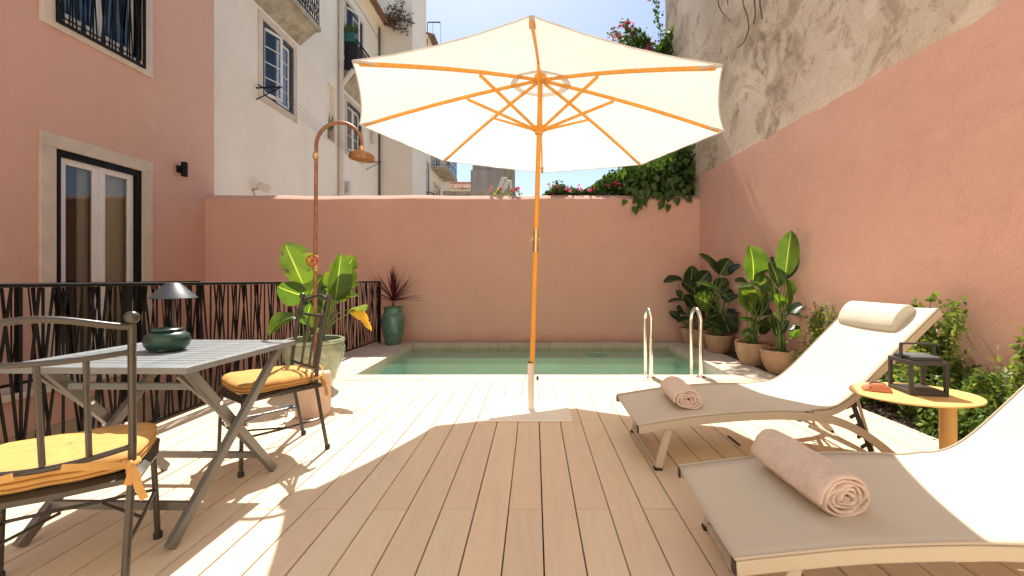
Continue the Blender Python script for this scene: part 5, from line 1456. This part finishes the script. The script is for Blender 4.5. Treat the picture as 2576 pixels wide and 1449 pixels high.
bush((2.99, 4.42, -.02), .15, .32, .66, 4200, 'airy shrub with tall thin sprays between the nearest clay bowl and the lounger', 21, leafsize=.014, sprays=9)
bush((3.02, 3.85, -.02), .17, .30, .62, 3800, 'shrub behind the raised back of the far lounger, left of its pillow', 22, sprays=7)
bush((3.05, 3.25, -.02), .21, .34, .74, 5200, 'tall dense shrub right of the lounger pillow against the pink wall', 23, leafsize=.019, sprays=9)
bush((2.97, 2.85, -.02), .17, .28, .40, 4200, 'low dark shrub directly behind the yellow side table', 24, leafsize=.018, sprays=2, young=.2)
bush((3.08, 2.62, -.02), .23, .24, .56, 5200, 'broad bright shrub right of the lantern along the pink wall', 25, leafsize=.020, young=.6, sprays=3)
bush((3.16, 2.30, -.02), .16, .26, .66, 3600, 'shrub with bare stems at the right picture edge', 26, leafsize=.018, young=.5, sprays=6)
bush((2.95, 2.25, -.02), .12, .22, .32, 3000, 'low bushy shrub at the deck edge behind the nearest lounger', 27, leafsize=.019, young=.6, sprays=2)

# ================================================================== CLIMBER ON THE BACK WALL
bv = thing('bougainvillea', 'flowering bougainvillea tumbling over the back wall and up the old building', 'climber', (2.0, 8.3, GZ))
st_ = MB(); g = np.random.default_rng(5)
lc, bc = [], []
def mass(x0, x1, y0, y1, z0, zt, n, rad=.16):
    for i in range(n):
        x = g.uniform(x0, x1); f = (x-x0)/(x1-x0)
        z = g.uniform(z0, zt(f)); lc.append((x, g.uniform(y0, y1), z))
mass(.15, 2.95, 7.72, 8.6, 2.45, lambda f: 2.62+.75*f+.10*math.sin(f*17), 15000)
mass(1.6, 2.9, 7.65, 8.9, 2.5, lambda f: 3.1+.5*f+.1*math.sin(f*11), 9000)
mass(2.35, 2.74, 8.4, 8.95, 2.8, lambda f: 5.6+.5*f, 9000)
for i in range(16):   # arching sprays against the sky
    up_ = i < 11
    p = Vector((g.uniform(2.4, 2.65), 8.9, g.uniform(5.3, 6.1))) if up_ else Vector((g.uniform(.3, .8), 7.8, 2.5))
    d = Vector((g.uniform(-1, -.2), g.uniform(-.3, .1), g.uniform(.1, 1.0))).normalized() if up_ else Vector((g.uniform(-1.0, .2), -.1, .7)).normalized()
    pts = [tuple(p)]
    Ls = g.uniform(.5, 1.0) if up_ else g.uniform(.2, .45)
    for k in range(8):
        d = (d+Vector(g.normal(0, .16, 3))+Vector((0, 0, -.05))).normalized(); p = p+d*Ls/8; pts.append(tuple(p))
        for q in range(16): lc.append(tuple(p+Vector(g.normal(0, .045, 3))))
    for q in range(4 if up_ else 1): bc.append(tuple(p+Vector(g.normal(0, .06, 3))))
    st_.tube(pts, .006, 4)
for i in range(7): bc.append((g.uniform(.25, 1.15), 7.66+g.uniform(-.05, .1), g.uniform(2.6, 2.78)))
for i in range(5): bc.append((1.3+.3*g.random(), 7.68, 2.72+.1*g.random()))
for i in range(12):
    st_.tube([(1.8+.1*i, 8.5, GZ), (1.9+.08*i, 8.4, 1.0), (.6+.19*i, 8.1, 2.4), (.5+.2*i, 7.8, 2.55)], .014, 5)
st_.build('stem', M['bark'], bv)
def leafcloud(cents, name, mat, size, root, g, droop=.3, kind='stuff'):
    cc = np.array(cents); N = len(cc)
    d = g.normal(0, 1, (N, 3)); d[:, 2] -= droop; d /= np.linalg.norm(d, axis=1)[:, None]
    s1 = np.cross(d, g.normal(0, 1, (N, 3))); s1 /= np.linalg.norm(s1, axis=1)[:, None]; nn = np.cross(d, s1)
    L_ = (size*g.uniform(.6, 1.4, N))[:, None]
    v0 = cc-d*L_; v1 = cc-d*L_*.2+s1*L_*.7+nn*L_*.2; v2 = cc+d*L_; v3 = cc-d*L_*.2-s1*L_*.7+nn*L_*.2
    V = np.stack([v0, v1, v2, v3], 1).reshape(-1, 3) - np.array(tuple(root.location)); Fq = np.arange(4*N).reshape(-1, 4)
    me = bpy.data.meshes.new(name); me.from_pydata(V.tolist(), [], np.concatenate([Fq[:, [0, 1, 2]], Fq[:, [0, 2, 3]]]).tolist()); me.materials.append(M[mat])
    o = bpy.data.objects.new(name, me); C.objects.link(o); o.parent = root; o['kind'] = kind
leafcloud(lc, 'foliage', 'vine_leaf', .036, bv, g)
bb = []
for c in bc:
    for q in range(7): bb.append(tuple(Vector(c)+Vector(g.normal(0, .022, 3))))
leafcloud(bb, 'blossom', 'blossom', .024, bv, g, 0)
# big heart-shaped leaves hanging over the wall
hp = [(0, 0), (.35, .12), (.52, -.15), (.46, -.5), (.22, -.85), (0, -1.15), (-.22, -.85), (-.46, -.5), (-.52, -.15), (-.35, .12)]
hm = MB(); hm.v = [Vector((0, -.03, -.45))] + [Vector((x*.11, .014*abs(x)*2, z*.11)) for x, z in hp]
hm.v[0] = Vector((0, -.012, -.05)); hm.f = [(0, 1+i, 1+(i+1) % 10) for i in range(10)]
hl = None
for i in range(150):
    if i < 46: x = g.uniform(1.55, 2.75); z = g.uniform(2.42, 2.72) - .08*(g.random() < .4); y = 7.46+g.uniform(-.05, .0)
    else: x = g.uniform(1.5, 2.85); z = g.uniform(2.7, 3.25+.2*(x-1.5)); y = 7.62+g.uniform(-.14, .1)
    if i < 46 and (1.95 < x < 2.15 or z < 2.5 and g.random() < .5): z = max(z, 2.6)
    if hl is None: hl = hm.build('leaf', M['vine_leaf'], bv, world=False, smooth='all'); o = hl
    else: o = hl.copy(); C.objects.link(o)
    o.location = Vector((x, y, z)) - bv.location
    o.rotation_euler = (g.uniform(-.5, .3), g.uniform(-.6, .6), g.uniform(-.9, .9)); s_ = g.uniform(.6, 1.25); o.scale = (s_, s_, s_)
# small flowering sprig at the wall top further left
b2 = thing('bougainvillea', 'small pink flowering sprig on the back wall top in front of the grey block', 'climber', (-.55, 7.66, 2.58))
t = MB(); ls = []; bs_ = []
for i in range(6):
    p = Vector((-.75+.1*i, 7.68, 2.58)); d = Vector((g.uniform(-.5, .5), 0, .8)); pts = [tuple(p)]
    for k in range(4): p = p+d*g.uniform(.02, .05); pts.append(tuple(p)); ls += [tuple(p+Vector(g.normal(0, .02, 3))) for q in range(4)]
    bs_ += [tuple(p+Vector(g.normal(0, .02, 3))) for q in range(6)]
    t.tube(pts, .003, 4)
t.build('stem', M['bark'], b2); leafcloud(ls, 'foliage', 'bush_leaf_young', .025, b2, g); leafcloud(bs_, 'blossom', 'blossom', .026, b2, g, 0)
# dead creeper roots down the old building
cr = thing('dead_creeper', 'dry dangling creeper strands down the bare old building wall', 'creeper', (3.0, 5.8, 5))
for (x0, y0, pts_) in ((0, 0, [(1868, -40), (1870, 10), (1880, 40), (1883, 75), (1872, 105), (1858, 118)]), (0, 0, [(1912, -40), (1912, 10), (1915, 30), (1917, 48)]),
                       (0, 0, [(1806, -30), (1808, 12), (1820, 35), (1838, 54)]), (0, 0, [(1830, -40), (1831, 12)]), (0, 0, [(1895, -40), (1900, 30), (1896, 60)])):
    pp2 = []
    for (x, y) in pts_:
        k_ = (x-VX)/F_PX; Y = (2.9+.08*7.5-.05)/(k_+.08); pp2.append(at(x, y, Y))
    MB().tube(smooth_path(pp2, 4), .009, 5).build('strand', M['dry'], cr)
